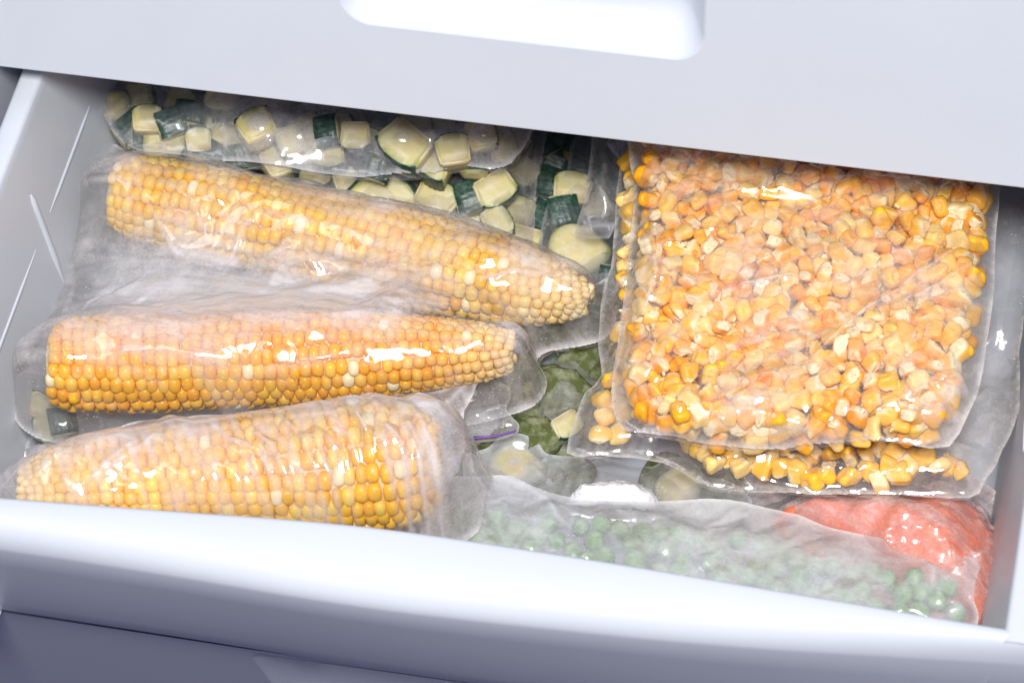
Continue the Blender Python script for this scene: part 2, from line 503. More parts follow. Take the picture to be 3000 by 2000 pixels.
def drawer_front(root, org, x0, x1, z0, z1, y, hole, mat, thick=32, lean=0.0):
    """flat front with a moulded grip recess; hole = (x0,x1,z0,z1,r)"""
    hx0, hx1, hz0, hz1, hr = hole

    def yy(z): return y + (z1 - z) * lean
    # split the face in eight quads round the hole's bounding box, with the rounded outline inside
    n = 12
    out = rrect(hx0, hx1, hz0, hz1, hr, n)
    m = len(out)
    vs, fs = [], []
    # ring 0: square version of the outline (each corner's arc collapses along the two sides)
    sq = []
    cs = [(hx1, hz0), (hx1, hz1), (hx0, hz1), (hx0, hz0)]
    for c in range(4):
        for k in range(n + 1):
            px, pz = out[c * (n + 1) + k]
            a = math.radians(-90 + 90 * c + 90 * k / n)
            dx, dz = math.cos(a), math.sin(a)
            s = 1.0 / max(abs(dx), abs(dz))
            ccx, ccz = px - hr * dx, pz - hr * dz
            sq.append((ccx + hr * dx * s, ccz + hr * dz * s))
    rings = [[(px, yy(pz), pz) for px, pz in sq], [(px, yy(pz), pz) for px, pz in out]]
    for ins, dep in ((0.5, 0.2), (1.1, 0.8), (1.6, 1.8), (6.0, 10.0), (9.0, 13.0), (13.0, 14.6), (18.0, 15.0)):
        rr = max(hr - ins * 0.6, 3)
        ring = rrect(hx0 + ins, hx1 - ins, hz0 + ins, hz1 - ins, rr, n)
        rings.append([(px, yy(pz) + dep, pz) for px, pz in ring])
    vs = [p for r in rings[1:] for p in r]
    fs = grid_faces(len(rings) - 1, m, close=True)
    fs.append([(len(rings) - 2) * m + j for j in range(m)])
    mk('grip_recess', vs, fs, mat, root, org)
    # face plate
    vs = list(rings[0]) + list(rings[1])
    fs = grid_faces(2, m, close=True)
    b = len(vs)
    xs, zs = [x0, hx0, hx1, x1], [z0, hz0, hz1, z1]
    for zz in zs:
        for xx in xs:
            vs.append((xx, yy(zz), zz))
    for i in range(3):
        for j in range(3):
            if (i, j) != (1, 1):
                fs.append([b + i * 4 + j, b + i * 4 + j + 1, b + (i + 1) * 4 + j + 1, b + (i + 1) * 4 + j])
    # rounded lower edge and the sides
    e = len(vs)
    for dy, dz in ((0, 0), (0.15, -0.7), (0.8, -1.3), (1.8, -1.6), (thick, -1.6), (thick, z1 - z0)):
        for xx in (x0, x1):
            vs.append((xx, yy(z0) + dy, z0 + dz))
    for i in range(5):
        fs.append([e + i * 2, e + i * 2 + 1, e + i * 2 + 3, e + i * 2 + 2])
    o = mk('front_panel', vs, fs, mat, root, org, smooth=False)
    return o


upper = empty('freezer_bin', (0, Y_UP, Z_UP))
tag(upper, 'closed white drawer front above the open drawer, recessed grip along its top', 'drawer', GRP)
LEAN = 0.20


def W(ox, oy):
    """on the upper drawer's face, which leans back"""
    y = Y_UP
    for _ in range(12):
        p = V(ox, oy, y)
        y = Y_UP + (p[2] - Z_UP) * LEAN
    return p


hl, hr_ = W(800, 0), W(1622, 60)
hb = (W(880, 62)[2] + W(1530, 137)[2]) / 2
drawer_front(upper, (0, Y_UP, Z_UP), XL - 70, XR + 70, Z_UP, Z_UP + 190, Y_UP + 190 * LEAN, (hl[0] - 4, hr_[0], hb, hb + 75, 13), M['plastic'], lean=-LEAN)

LO = (0, -122, -250)
lower = empty('freezer_bin', LO)
tag(lower, 'lower drawer front in shade under the open drawer, pale grip at its edge', 'drawer', GRP)
LZ, LL = -112.5, 0.35
yl = -120.0
for _ in range(12):
    g0 = V(598, 1535, yl)
    yl = -120.0 + (LZ - g0[2]) * LL
drawer_front(lower, LO, XL - 70, XR + 70, -330, LZ, -120.0, (g0[0], g0[0] + 240, -230, LZ - 5, 9), M['plastic'], lean=LL)
slab_ = [(XL - 70, -80, -150), (XR + 70, -80, -150), (XR + 70, Y_BACK, -150), (XL - 70, Y_BACK, -150), (XL - 70, -80, -153), (XR + 70, -80, -153), (XR + 70, Y_BACK, -153), (XL - 70, Y_BACK, -153)]
mk('base', slab_, [[0, 1, 2, 3], [7, 6, 5, 4], [0, 4, 5, 1], [1, 5, 6, 2], [2, 6, 7, 3], [3, 7, 4, 0]], M['liner'], lower, LO, smooth=False)
for ch in lower.children:                      # same gentle bow as the drawer above
    if ch.name.startswith('base'): continue
    for vv_ in ch.data.vertices:
        vv_.co.y += (np.interp(vv_.co.x / MM, QX, QY) + 128.5) * MM

cab = empty('freezer_cabinet', (XL - 60, Y_BACK, -300))
tag(cab, 'grey inner wall of the freezer beyond the drawer\'s left rim', 'freezer')
co = (XL - 60, Y_BACK, -300)
xw = XL_OUT - 7


def slab(name, a, b, mat, parent, org):
    x0, y0, z0 = a; x1, y1, z1 = b
    vs = [(x0, y0, z0), (x1, y0, z0), (x1, y1, z0), (x0, y1, z0), (x0, y0, z1), (x1, y0, z1), (x1, y1, z1), (x0, y1, z1)]
    return mk(name, vs, [[3, 2, 1, 0], [4, 5, 6, 7], [0, 1, 5, 4], [1, 2, 6, 5], [2, 3, 7, 6], [3, 0, 4, 7]], mat, parent, org, smooth=False)


sp = slab('side_panel', (xw - 40, Y_UP - 60, -330), (xw, Y_BACK + 40, 190), M['liner'], cab, co)
slab('side_panel', (XR + 22, Y_UP - 60, -330), (XR + 62, Y_BACK + 40, 190), M['liner'], cab, co)
slab('back_panel', (xw, Y_BACK + 20, -330), (XR + 22, Y_BACK + 40, 190), M['liner'], cab, co)
slab('shelf', (xw, Y_UP + 74, Z_UP - 1), (XR + 22, Y_BACK + 20, Z_UP + 6), M['liner'], cab, co)


# ------------------------------------------------------------------ food: corn cobs
def unit_kernel(seed, n=2):
    bm = bmesh.new()
    bmesh.ops.create_icosphere(bm, subdivisions=n, radius=1.0)
    v = np.array([x.co[:] for x in bm.verts])
    f = [[q.index for q in p.verts] for p in bm.faces]
    bm.free()
    return v, f


KV, KF = unit_kernel(0, 2)
KF = np.array(KF)


def boxy(v, p):
    """push a sphere towards a rounded box"""
    a = np.abs(v) ** p
    return v / (a.sum(1) ** (1.0 / p))[:, None]


def corn_cob(ends, radii, label, rows, seed, tip_pow, pitch=4.6, tones=None):
    """ends: two axis points (mm); radii: list of (t, r) along the axis"""
    rs = np.random.RandomState(seed)
    A, B = np.array(ends[0], float), np.array(ends[1], float)
    ax = B - A
    Ln = np.linalg.norm(ax)
    ax /= Ln
    s1 = np.cross(ax, [0, 0, 1.0]); s1 /= np.linalg.norm(s1)
    s2 = np.cross(s1, ax)
    org = (A + B) / 2
    tt, rr = zip(*radii)
    root = empty('corn_cob', org)
    tag(root, label, 'corn cob', 'frozen corn cobs in clear bags')
    # core
    vs = []
    for k in range(33):
        t = k / 32
        r = max(np.interp(t, tt, rr) - 3.2, 0.8)
        for q in range(24):
            a = 2 * math.pi * q / 24
            vs.append(A + ax * (t * Ln) + (s1 * math.cos(a) + s2 * math.sin(a)) * r)
    fs = grid_faces(33, 24, close=True)
    fs.append(list(range(24))[::-1]); fs.append([32 * 24 + q for q in range(24)])
    mk('core', vs, fs, M['core'], root, org)
    base = boxy(KV, 4.2)
    allv, allf, allc = [], [], []
    nv = 0
    for r_i in range(rows):
        a0 = 2 * math.pi * r_i / rows
        t = 1.5 + rs.rand() * pitch
        while t < Ln - 0.5:
            tn = t / Ln
            R = np.interp(tn, tt, rr)
            small = min(1.0, R / max(rr))
            w = 2 * math.pi * R / rows * 0.5 * 1.04
            lp = pitch * (0.62 + 0.38 * small) * (0.86 + 0.28 * rs.rand())
            h = 3.6 * (0.55 + 0.45 * small)
            a = a0 + 0.10 * math.sin(tn * 5 + r_i * 0.7 + seed) + (rs.rand() - 0.5) * 0.075
            er = s1 * math.cos(a) + s2 * math.sin(a)
            et = -s1 * math.sin(a) + s2 * math.cos(a)
            slope = (np.interp(min(tn + .02, 1), tt, rr) - np.interp(max(tn - .02, 0), tt, rr)) / (0.04 * Ln)
            er2 = er - ax * slope; er2 /= np.linalg.norm(er2)
            ax2 = np.cross(et, er2); ax2 *= np.sign(ax2 @ ax)
            c = A + ax * (t + (rs.rand() - .5) * 0.5) + er * (R - h * 0.85 + (rs.rand() - 0.5) * 0.7)
            b = base.copy()
            dent = 0.10 * np.exp(-((b[:, 0] / .45) ** 2 + (b[:, 1] / .35) ** 2)) * (b[:, 2] > 0) * rs.rand()
            vv = c + np.outer(b[:, 0] * lp * 0.52, ax2) + np.outer(b[:, 1] * w, et) + np.outer((b[:, 2] - dent) * h, er2)
            allv.append(vv)
            allf.append(KF + nv)
            nv += len(vv)
            q = rs.rand()
            col = np.array(tones[0]) * (0.92 + 0.12 * rs.rand())
            if q > 0.74: col = np.array(tones[1]) * (0.94 + 0.1 * rs.rand())
            if q > 0.97: col = np.array([0.94, 0.80, 0.50])
            if q < 0.08: col = np.array(tones[2])
            pale = np.clip((tn if tip_pow > 0 else 1 - tn) * 6 - 5.0, 0, 1) * 0.7
            col = col * (1 - pale) + np.array([0.90, 0.72, 0.42]) * pale
            cc = np.ones((len(vv), 4)); cc[:, :3] = np.clip(col, 0, 1)
            allc.append(cc)
            t += lp * 1.02
    mk('kernels', np.concatenate(allv), np.concatenate(allf), M['cobkernel'], root, org, attrs={'tone': np.concatenate(allc)})
    # samples for the film draped over it
    smp = []
    for k in range(60):
        t = k / 59
        p = A + ax * (t * Ln)
        smp.append((p[0], p[1], p[2], np.interp(t, tt, rr) + 1.0))
    return smp


Z1, Z2, Z3 = -58.0, -52.0, -38.0
A1, B1 = U(268, 440, Z1), U(1352, 690, Z1 - 2)
cob1 = corn_cob((A1, B1), [(0, 14), (.05, 17.5), (.2, 19.0), (.5, 20), (.7, 20), (.85, 17), (.94, 12.5), (1, 6)],
                'yellow corn cob at the back, pointed tip reaching right towards the loose corn bag', 18, 3, 1, 4.6, ((0.87, 0.50, 0.015), (0.90, 0.61, 0.08), (0.86, 0.43, 0.008)))
A2, B2 = U(118, 838, Z2), U(1178, 806, Z2)
cob2 = corn_cob((A2, B2), [(0, 15), (.04, 18.5), (.2, 20), (.6, 18.5), (.8, 15), (.93, 12), (1, 8)],
                'orange-yellow corn cob in the middle, blunt ended, white glare along its length', 18, 7, 1, 4.6, ((0.89, 0.44, 0.012), (0.91, 0.53, 0.05), (0.88, 0.38, 0.006)))
A3, B3 = U(45, 1128, Z3), U(1008, 1060, Z3)
cob3 = corn_cob((A3, B3), [(0, 9), (.08, 16), (.2, 20), (.45, 22), (.75, 25.5), (.88, 25), (.95, 22.5), (1, 15)],
                'thick corn cob at the front, lying along the drawer\'s front rim', 22, 12, -1, 4.6, ((0.90, 0.50, 0.02), (0.92, 0.62, 0.10), (0.89, 0.43, 0.01)))


# ------------------------------------------------------------------ food: zucchini
def chunk_mesh(seed, ang=95, t=0.8, R=1.0, blunt=0.12):
    """sector of a thick round slice, unit radius: flesh verts/faces and the skin strip"""
    rs = np.random.RandomState(seed)
    bm = bmesh.new()
    n = 10 if ang < 300 else 26
    full = ang >= 300
    pts = [] if full else [(0.12, 0.86 * math.sin(math.radians(ang / 2))), (0.12, -0.86 * math.sin(math.radians(ang / 2)))]
    for k in range(n + (0 if full else 1)):
        a = math.radians(-ang / 2 + ang * k / n) if not full else 2 * math.pi * k / n
        pts.append((R * math.cos(a), R * math.sin(a)))
    bot = [bm.verts.new((x, y, -t / 2)) for x, y in pts]
    top = [bm.verts.new((x, y, t / 2)) for x, y in pts]
    bm.faces.new(top); bm.faces.new(bot[::-1])
    for i in range(len(pts)):
        j = (i + 1) % len(pts)
        bm.faces.new((bot[i], bot[j], top[j], top[i]))
    bmesh.ops.bevel(bm, geom=[e for e in bm.edges], offset=0.08, segments=2, affect='EDGES', clamp_overlap=True)
    bmesh.ops.triangulate(bm, faces=bm.faces[:])
    bmesh.ops.subdivide_edges(bm, edges=[e for e in bm.edges if e.calc_length() > 0.22], cuts=2, use_grid_fill=True)
    bmesh.ops.triangulate(bm, faces=bm.faces[:])
    v = np.array([q.co[:] for q in bm.verts])
    f = [[q.index for q in p.verts] for p in bm.faces]
    bm.free()
    # uneven cut
    v[:, 2] *= 1 + 0.12 * (vnoise(v[:, 0] * 2 + 9, v[:, 1] * 2 + 5, seed) - .5)
    v[:, :2] += 0.05 * (np.stack([vnoise(v[:, 2] * 3 + 20, v[:, 1] * 3 + 20, seed + 1), vnoise(v[:, 2] * 3 + 40, v[:, 0] * 3 + 33, seed + 2)], 1) - .5)
    rind = np.clip(np.hypot(v[:, 0], v[:, 1]), 0, 1)
    # skin
    sv, nn = [], n * 2
    for k in range(nn + 1):
        a = math.radians(-ang / 2 * 0.99 + ang * 0.99 * k / nn) if not full else 2 * math.pi * k / nn
        for rr_, zz in ((0.955, -t / 2 * .97), (1.022, -t / 2 * .93), (1.03, -t / 2 * .5), (1.032, 0), (1.03, t / 2 * .5), (1.022, t / 2 * .93), (0.955, t / 2 * .97)):
            q = rr_ * R + 0.012 * math.sin(k * 1.7 + zz * 5)
            sv.append((q * math.cos(a), q * math.sin(a), zz))
    return v, f, rind, np.array(sv), grid_faces(nn + 1, 7)


ZM = []
for i, (ang, t) in enumerate(((60, 0.9), (70, 0.85), (56, 1.0), (360, 0.6), (140, 0.8))):
    ZM.append(chunk_mesh(i * 5 + 2, ang, t))
zproto = {}


def zchunk(ox, oy, z, size, kind, mode, spin, label, group, cat='zucchini piece'):
    """mode 'flesh': cut face to the viewer's side, 'skin': rind to that side; spin in degrees"""
    size *= 0.86 if kind < 3 else 1.0
    P = U(ox, oy, z)
    c = -ray(ox, oy); c /= np.linalg.norm(c)
    n = c * 0.8 + np.array([0, 0, 0.45]) + (np.array([random.random(), random.random(), random.random()]) - .5) * 0.45
    n /= np.linalg.norm(n)
    a = np.cross(CU, n); a /= np.linalg.norm(a); b = np.cross(n, a)
    s = math.radians(spin)
    e = a * math.cos(s) + b * math.sin(s)
    if mode == 'flesh':
        Zx, Xx = n, e
    else:
        Xx, Zx = n, e
    Yx = np.cross(Zx, Xx)
    if kind not in zproto:
        if kind in (5, 6):
            kv_, kf_ = unit_kernel(0, 3)
            v = boxy(kv_, 2.3) * np.array([1, 0.85, 0.5])
            v = v * (1 + 0.38 * (vnoise(v[:, 0] * 1.7 + 5, v[:, 1] * 1.7 + v[:, 2] + 5, 3) - .5) + 0.14 * (vnoise(v[:, 0] * 5 + 9, v[:, 1] * 5 + v[:, 2] * 4 + 9, 8) - .5))[:, None]
            f, rind, sv, sf = kf_, np.zeros(len(v)), None, None
        else:
            v, f, rind, sv, sf = ZM[kind]
        nm = 'zucchini_slice' if kind >= 3 else 'zucchini_chunk'
        o = mk(nm, v * 1000, f, M['moss' if kind == 5 else 'flesh'])
        sk = mk('skin', sv * 1000, sf, M['skin'], o) if sf else None
        zproto[kind] = (o, sk)
    else:
        p, ps = zproto[kind]
        o = p.copy(); COL.objects.link(o)
        
        if ps:
            sk = ps.copy(); COL.objects.link(sk); sk.parent = o
    sc = size * MM
    off = P - (Xx * 0.62 * size if kind in (0, 1, 2, 4) else 0)
    mw = Matrix(((Xx[0] * sc, Yx[0] * sc, Zx[0] * sc, off[0] * MM), (Xx[1] * sc, Yx[1] * sc, Zx[1] * sc, off[1] * MM),
                 (Xx[2] * sc, Yx[2] * sc, Zx[2] * sc, off[2] * MM), (0, 0, 0, 1)))
    o.matrix_world = mw
    tag(o, label, cat, group)
    return (P[0], P[1], P[2] - size * 0.3, size * 0.72)


G1 = 'zucchini pieces in the clear bag at the back left'
S1 = 'pale zucchini chunk among the others in the clear bag at the back left'
S1d = 'dark zucchini rind piece among the pale ones in the clear bag at the back left'
zb1 = []
for row in ((340, 275, -52, 15, 0, 'flesh', 90, 'leftmost pale zucchini cube, yellow-green edge on top, in the back bag'),
            (395, 285, -52, 15, 2, 'skin', 20, 'dark skinned zucchini chunk right of the leftmost pale cube'),
            (440, 262, -50, 14, 1, 'skin', 80, 'greyish green frosted zucchini rind above a pale cut piece'),
            (455, 318, -56, 13, 0, 'flesh', 95, 'pale zucchini piece directly below the greyish frosted rind'),
            (515, 240, -48, 16, 1, 'flesh', 265, 'pale zucchini chunk with bright green lower edge near the drawer front'),
            (590, 295, -48, 18, 0, 'flesh', 120, 'large orange-tinted frosted zucchini chunk in the middle of the back bag'),
            (660, 330, -54, 15, 0, 'flesh', 200, 'yellow-green zucchini chunk right of the orange-tinted frosted one'),
            (752, 305, -50, 14, 1, 'skin', 10, 'blue-black zucchini rind shining beside the green-bottomed cube'),
            (820, 318, -50, 15, 0, 'flesh', 270, 'pale yellow zucchini cube with green rind at its bottom'),
            (925, 345, -50, 22, 1, 'flesh', 230, 'biggest pale zucchini chunk, at the right of the back bag'),
            (1040, 345, -50, 17, 0, 'flesh', 100, 'orange-tinted zucchini chunk right of the biggest pale one'),
            (1110, 310, -48, 16, 0, 'flesh', 20, 'yellowish zucchini piece behind the shiny fold near the bag\'s right end'),
            (885, 290, -50, 14, 2, 'skin', 60, 'small dark rind speckled with frost above the biggest pale chunk')):
    zb1.append(zchunk(*row, G1))
_dark = iter([1, 0, 0, 1, 0, 1, 0, 0, 1, 0, 1, 0, 0, 1] * 4)
for ox, oy, md, sp_ in ((300, 300, 'flesh', 40), (360, 335, 'flesh', 180), (520, 320, 'flesh', 70), (560, 240, 'flesh', 310), (620, 230, 'flesh', 80), (690, 250, 'skin', 0),
                        (700, 300, 'flesh', 120), (760, 365, 'flesh', 270), (840, 250, 'skin', 40), (640, 375, 'flesh', 30), (860, 385, 'flesh', 250), (960, 290, 'flesh', 60), (1000, 395, 'flesh', 240),
                        (480, 355, 'flesh', 240), (560, 360, 'flesh', 100), (420, 230, 'flesh', 60), (330, 225, 'flesh', 10), (750, 250, 'flesh', 300), (1020, 290, 'flesh', 200), (1090, 370, 'flesh', 90),
                        (1160, 340, 'flesh', 10), (700, 200, 'flesh', 10), (900, 230, 'flesh', 90), (500, 190, 'flesh', 60), (1150, 250, 'flesh', 140), (300, 180, 'flesh', 80), (400, 330, 'flesh', 0), (450, 230, 'flesh', 0), (590, 345, 'flesh', 0), (730, 340, 'flesh', 0), (790, 300, 'flesh', 0), (880, 340, 'flesh', 0), (980, 340, 'flesh', 0), (1070, 300, 'flesh', 0), (470, 300, 'flesh', 0), (550, 290, 'flesh', 0), (650, 290, 'flesh', 0), (270, 250, 'flesh', 0), (340, 310, 'flesh', 0), (940, 240, 'flesh', 0), (800, 220, 'flesh', 0)):
    zb1.append(zchunk(ox, oy, -62, 15, random.choice((0, 1, 2)), *(('skin', sp_, S1d, G1) if next(_dark) else (md, sp_, S1, G1))))

G2 = 'zucchini pieces in the lower bag behind the cobs'
S2 = 'pale zucchini piece half hidden between the back bag and the first cob'
zb2 = []
for row in ((1012, 450, -78, 19, 1, 'flesh', 60, 'round-edged pale zucchini chunk left of the dark split rind'),
            (1085, 455, -76, 17, 2, 'skin', 15, 'dark green zucchini rind split across, beside the bright yellow face'),
            (1140, 445, -74, 18, 1, 'flesh', 300, 'bright yellow zucchini face right of the dark split rind'),
            (1148, 512, -80, 15, 1, 'flesh', 30, 'pale zucchini wedge with thin green edge above the cob tip'),
            (880, 432, -78, 17, 4, 'flesh', 90, 'yellow-green zucchini slice lying flat above the middle of the first cob'),
            (800, 418, -78, 14, 0, 'flesh', 20, 'pale zucchini bit peeping out left of the yellow-green flat slice'),
            (720, 405, -78, 14, 0, 'flesh', 120, 'orange-brown zucchini bit at the first cob\'s upper edge')):
    zb2.append(zchunk(*row, G2))
for ox, oy in ((940, 400), (1060, 400), (1190, 400), (1190, 480), (1200, 560), (1080, 530), (960, 500), (860, 380), (300, 320), (270, 360), (1180, 350), (1100, 350), (280, 270)):
    zb2.append(zchunk(ox, oy, -92, 16, random.choice((0, 1, 2)), random.choice(('flesh', 'flesh', 'skin')), random.random() * 360, S2, G2))

G3 = 'zucchini pieces in the narrow dark gap'
zb3 = []
for row in ((1315, 430, -82, 17, 1, 'flesh', 80, 'yellowish zucchini chunk under a bright glint in the dark gap'),
            (1295, 490, -84, 16, 2, 'skin', 100, 'dark zucchini rind below the glinting yellowish chunk in the gap'),
            (1325, 572, -82, 12.5, 6, 'flesh', 0, 'pale green oval zucchini slice lying right above the cob tip'),
            (1405, 640, -84, 13, 0, 'skin', 80, 'green zucchini piece beside the loose corn bag\'s left edge'),
            (1400, 420, -84, 16, 1, 'skin', 30, 'dark rind behind the crumpled clear flap'),
            (1340, 345, -92, 16, 1, 'skin', 60, 'almost black zucchini rind deep in the gap under the drawer front'),
            (1280, 360, -100, 16, 2, 'skin', 150, 'shaded zucchini rind at the far left of the dark gap'),
            (1395, 350, -88, 14, 1, 'skin', 200, 'green zucchini rind under the top of the clear flap')):
    zb3.append(zchunk(*row, G3))

G4 = 'frosted green zucchini pieces between the cobs and the loose corn'
rg = np.random.RandomState(3)
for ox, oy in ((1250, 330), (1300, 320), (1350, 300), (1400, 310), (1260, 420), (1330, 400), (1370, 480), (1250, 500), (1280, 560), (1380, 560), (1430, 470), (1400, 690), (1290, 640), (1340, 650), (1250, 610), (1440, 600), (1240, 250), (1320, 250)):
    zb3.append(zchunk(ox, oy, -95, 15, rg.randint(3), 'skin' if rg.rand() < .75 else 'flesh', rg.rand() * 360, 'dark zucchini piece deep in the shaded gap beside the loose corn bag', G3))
zb4 = []
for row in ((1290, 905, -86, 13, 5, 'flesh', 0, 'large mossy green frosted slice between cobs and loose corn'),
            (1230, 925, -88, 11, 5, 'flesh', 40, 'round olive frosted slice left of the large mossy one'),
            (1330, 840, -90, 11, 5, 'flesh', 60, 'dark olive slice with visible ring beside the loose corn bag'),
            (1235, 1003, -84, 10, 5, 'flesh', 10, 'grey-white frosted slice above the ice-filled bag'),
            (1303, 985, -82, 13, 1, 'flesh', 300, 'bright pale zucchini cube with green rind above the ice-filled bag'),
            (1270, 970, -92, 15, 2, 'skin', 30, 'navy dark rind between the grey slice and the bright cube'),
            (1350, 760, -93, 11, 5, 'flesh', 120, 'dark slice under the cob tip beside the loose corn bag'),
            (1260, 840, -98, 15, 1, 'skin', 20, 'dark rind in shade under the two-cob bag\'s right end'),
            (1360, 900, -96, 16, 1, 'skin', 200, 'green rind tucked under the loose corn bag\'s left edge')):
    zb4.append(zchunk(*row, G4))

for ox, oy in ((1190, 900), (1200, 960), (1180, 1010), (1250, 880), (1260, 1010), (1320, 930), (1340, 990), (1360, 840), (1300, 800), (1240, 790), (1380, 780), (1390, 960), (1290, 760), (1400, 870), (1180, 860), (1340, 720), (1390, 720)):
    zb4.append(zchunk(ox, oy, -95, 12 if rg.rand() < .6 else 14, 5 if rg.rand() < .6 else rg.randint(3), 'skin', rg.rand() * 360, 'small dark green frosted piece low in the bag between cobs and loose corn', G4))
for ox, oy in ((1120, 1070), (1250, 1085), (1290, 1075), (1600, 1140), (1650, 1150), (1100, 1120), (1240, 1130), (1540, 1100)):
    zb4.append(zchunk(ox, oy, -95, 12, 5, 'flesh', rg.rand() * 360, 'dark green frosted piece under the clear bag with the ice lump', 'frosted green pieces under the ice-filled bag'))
zb5 = []
for row in ((92, 930, -86, 13, 0, 'flesh', 60, 'yellow zucchini bit at the drawer\'s left wall under the cobs'),
            (145, 968, -84, 14, 2, 'skin', 100, 'dark green zucchini rind at lower left between two cob bags'),
            (100, 990, -90, 13, 0, 'flesh', 200, 'pale zucchini bit below the yellow one at the left wall')):
    zb5.append(zchunk(*row, 'zucchini pieces at the left wall'))
zb6 = []
for row in ((1185, 1075, -88, 11, 6, 'flesh', 0, 'milky zucchini slice inside the ice-filled bag, left of the ice'),
            (1556, 1120, -86, 9.5, 6, 'flesh', 40, 'lemon yellow zucchini slice right of the white ice lump')):
    zb6.append(zchunk(*row, 'zucchini slices in the ice-filled bag'))


# ------------------------------------------------------------------ food: loose corn
def kernel_mesh(seed):
    """a cut maize kernel: broad crown, wedge body, pale torn base"""
    rs = np.random.RandomState(seed)
    v = boxy(K3, 3.0 + 2.0 * rs.rand()).copy()
    z = v[:, 2].copy()
    taper = 0.46 + 0.54 * np.clip((z + 1) / 1.5, 0, 1) ** (0.6 + 0.5 * rs.rand())
    v[:, 0] *= taper * (0.95 + 0.2 * rs.rand())
    v[:, 1] *= taper * (0.62 + 0.22 * rs.rand())
    v[:, 2] *= 1.0 + 0.3 * rs.rand()
    v[:, 2] -= (0.14 + 0.12 * rs.rand()) * np.exp(-(v[:, 0] / .5) ** 2 - (v[:, 1] / .4) ** 2) * (z > 0)      # dent in the crown
    cut = -0.30 - 0.55 * rs.rand()
    nrm = np.array([(rs.rand() - .5) * 1.6, (rs.rand() - .5) * 1.6, 1.5]); nrm /= np.linalg.norm(nrm)
    d = v @ nrm
    low = d < cut
    v[low] += np.outer((cut - d[low]) * 0.96, nrm)
    v[low] += (rs.rand(int(low.sum()), 3) - .5) * 0.16
    for k in range(3):
        g = rs.rand(3) * 6
        v += 0.06 * np.sin(v[:, [1, 2, 0]] * (2.0 + k) + g)
    pale = np.clip((cut + 0.35 - d) / 0.30, 0, 1)
    body = np.array([(0.91, 0.42, 0.010), (0.92, 0.47, 0.02), (0.90, 0.35, 0.005), (0.92, 0.50, 0.04), (0.91, 0.39, 0.008), (0.92, 0.54, 0.08), (0.93, 0.64, 0.22)][seed % 7])
    c = np.ones((len(v), 4))
    c[:, :3] = body + (np.array([0.93, 0.78, 0.50]) - body) * (pale * 0.9)[:, None]
    return v, c


K3, KF3 = unit_kernel(0, 3)
KF3 = np.array(KF3)
KM = [kernel_mesh(i) for i in range(14)]
kproto = {}


def rand_rot(rs):
    q = rs.randn(4); q /= np.linalg.norm(q)
    w, x, y, z = q
    return np.array([[1 - 2 * (y * y + z * z), 2 * (x * y - z * w), 2 * (x * z + y * w)], [2 * (x * y + z * w), 1 - 2 * (x * x + z * z), 2 * (y * z - x * w)], [2 * (x * z - y * w), 2 * (y * z + x * w), 1 - 2 * (x * x + y * y)]])


def kernel(P, size, var, rs, label, group):
    if var not in kproto:
        v, c = KM[var]
        o = mk('corn_kernel', v * 1000, KF3, M['kernel'], attrs={'tone': c})
        kproto[var] = o
    else:
        o = kproto[var].copy(); COL.objects.link(o)
    R = rand_rot(rs) * size * MM
    o.matrix_world = Matrix(((*R[0], P[0] * MM), (*R[1], P[1] * MM), (*R[2], P[2] * MM), (0, 0, 0, 1)))
    tag(o, label, 'corn kernel', group)
    return (P[0], P[1], P[2], size * 0.95)


def inpoly(x, y, poly):
    poly = np.asarray(poly)
    c = np.zeros(np.shape(x), bool)
    n = len(poly)
    j = n - 1
    for i in range(n):
        xi, yi = poly[i]; xj, yj = poly[j]
        t = ((yi > y) != (yj > y)) & (x < (xj - xi) * (y - yi) / (yj - yi + 1e-12) + xi)
        c ^= t
        j = i
    return c


def scatter(poly, dist, n, rs, tries=30000):
    poly = np.asarray(poly)
    lo, hi = poly.min(0), poly.max(0)
    pts = np.zeros((0, 2))
    for _ in range(tries):
        p = lo + rs.rand(2) * (hi - lo)
        if len(pts) and ((pts - p) ** 2).sum(1).min() < dist * dist: continue
        if not inpoly(p[0], p[1], poly): continue
        pts = np.vstack([pts, p])
        if len(pts) >= n: break
    return pts


rs = np.random.RandomState(5)
ZA = -26.0
polyA = np.array([U(*p, ZA)[:2] for p in ((1490, 250), (1478, 420), (1468, 620), (1445, 850), (1450, 935), (1560, 965), (1780, 990), (2010, 978), (2130, 970), (2185, 920), (2220, 800), (2248, 620), (2265, 400), (2265, 330))])
polyA = polyA.mean(0) + (polyA - polyA.mean(0)) * 0.975
ka = []
GA = 'loose corn kernels in the big bag'
SA = 'orange corn kernel frozen among hundreds in the large corn bag'
SB = 'pale corn kernel frozen among the orange ones in the large corn bag'
vv, ff, cc, nv = [], [], [], 0
for k_, p in enumerate(scatter(polyA, 6.1, 470, rs)):
    var = rs.randint(14)
    z = ZA + 3.5 * (rs.rand() - 0.5)
    sz = 3.4 + 1.4 * rs.rand()
    if k_ < 235:
        ka.append(kernel((p[0], p[1], z), sz, var, rs, SB if var % 7 >= 5 else SA, GA))
    else:
        v, c = KM[var]
        w = (v * sz) @ rand_rot(rs).T + np.array([p[0], p[1], z])
        vv.append(w); ff.append(KF3 + nv); cc.append(c); nv += len(w)
        ka.append((p[0], p[1], z, sz * 0.95))
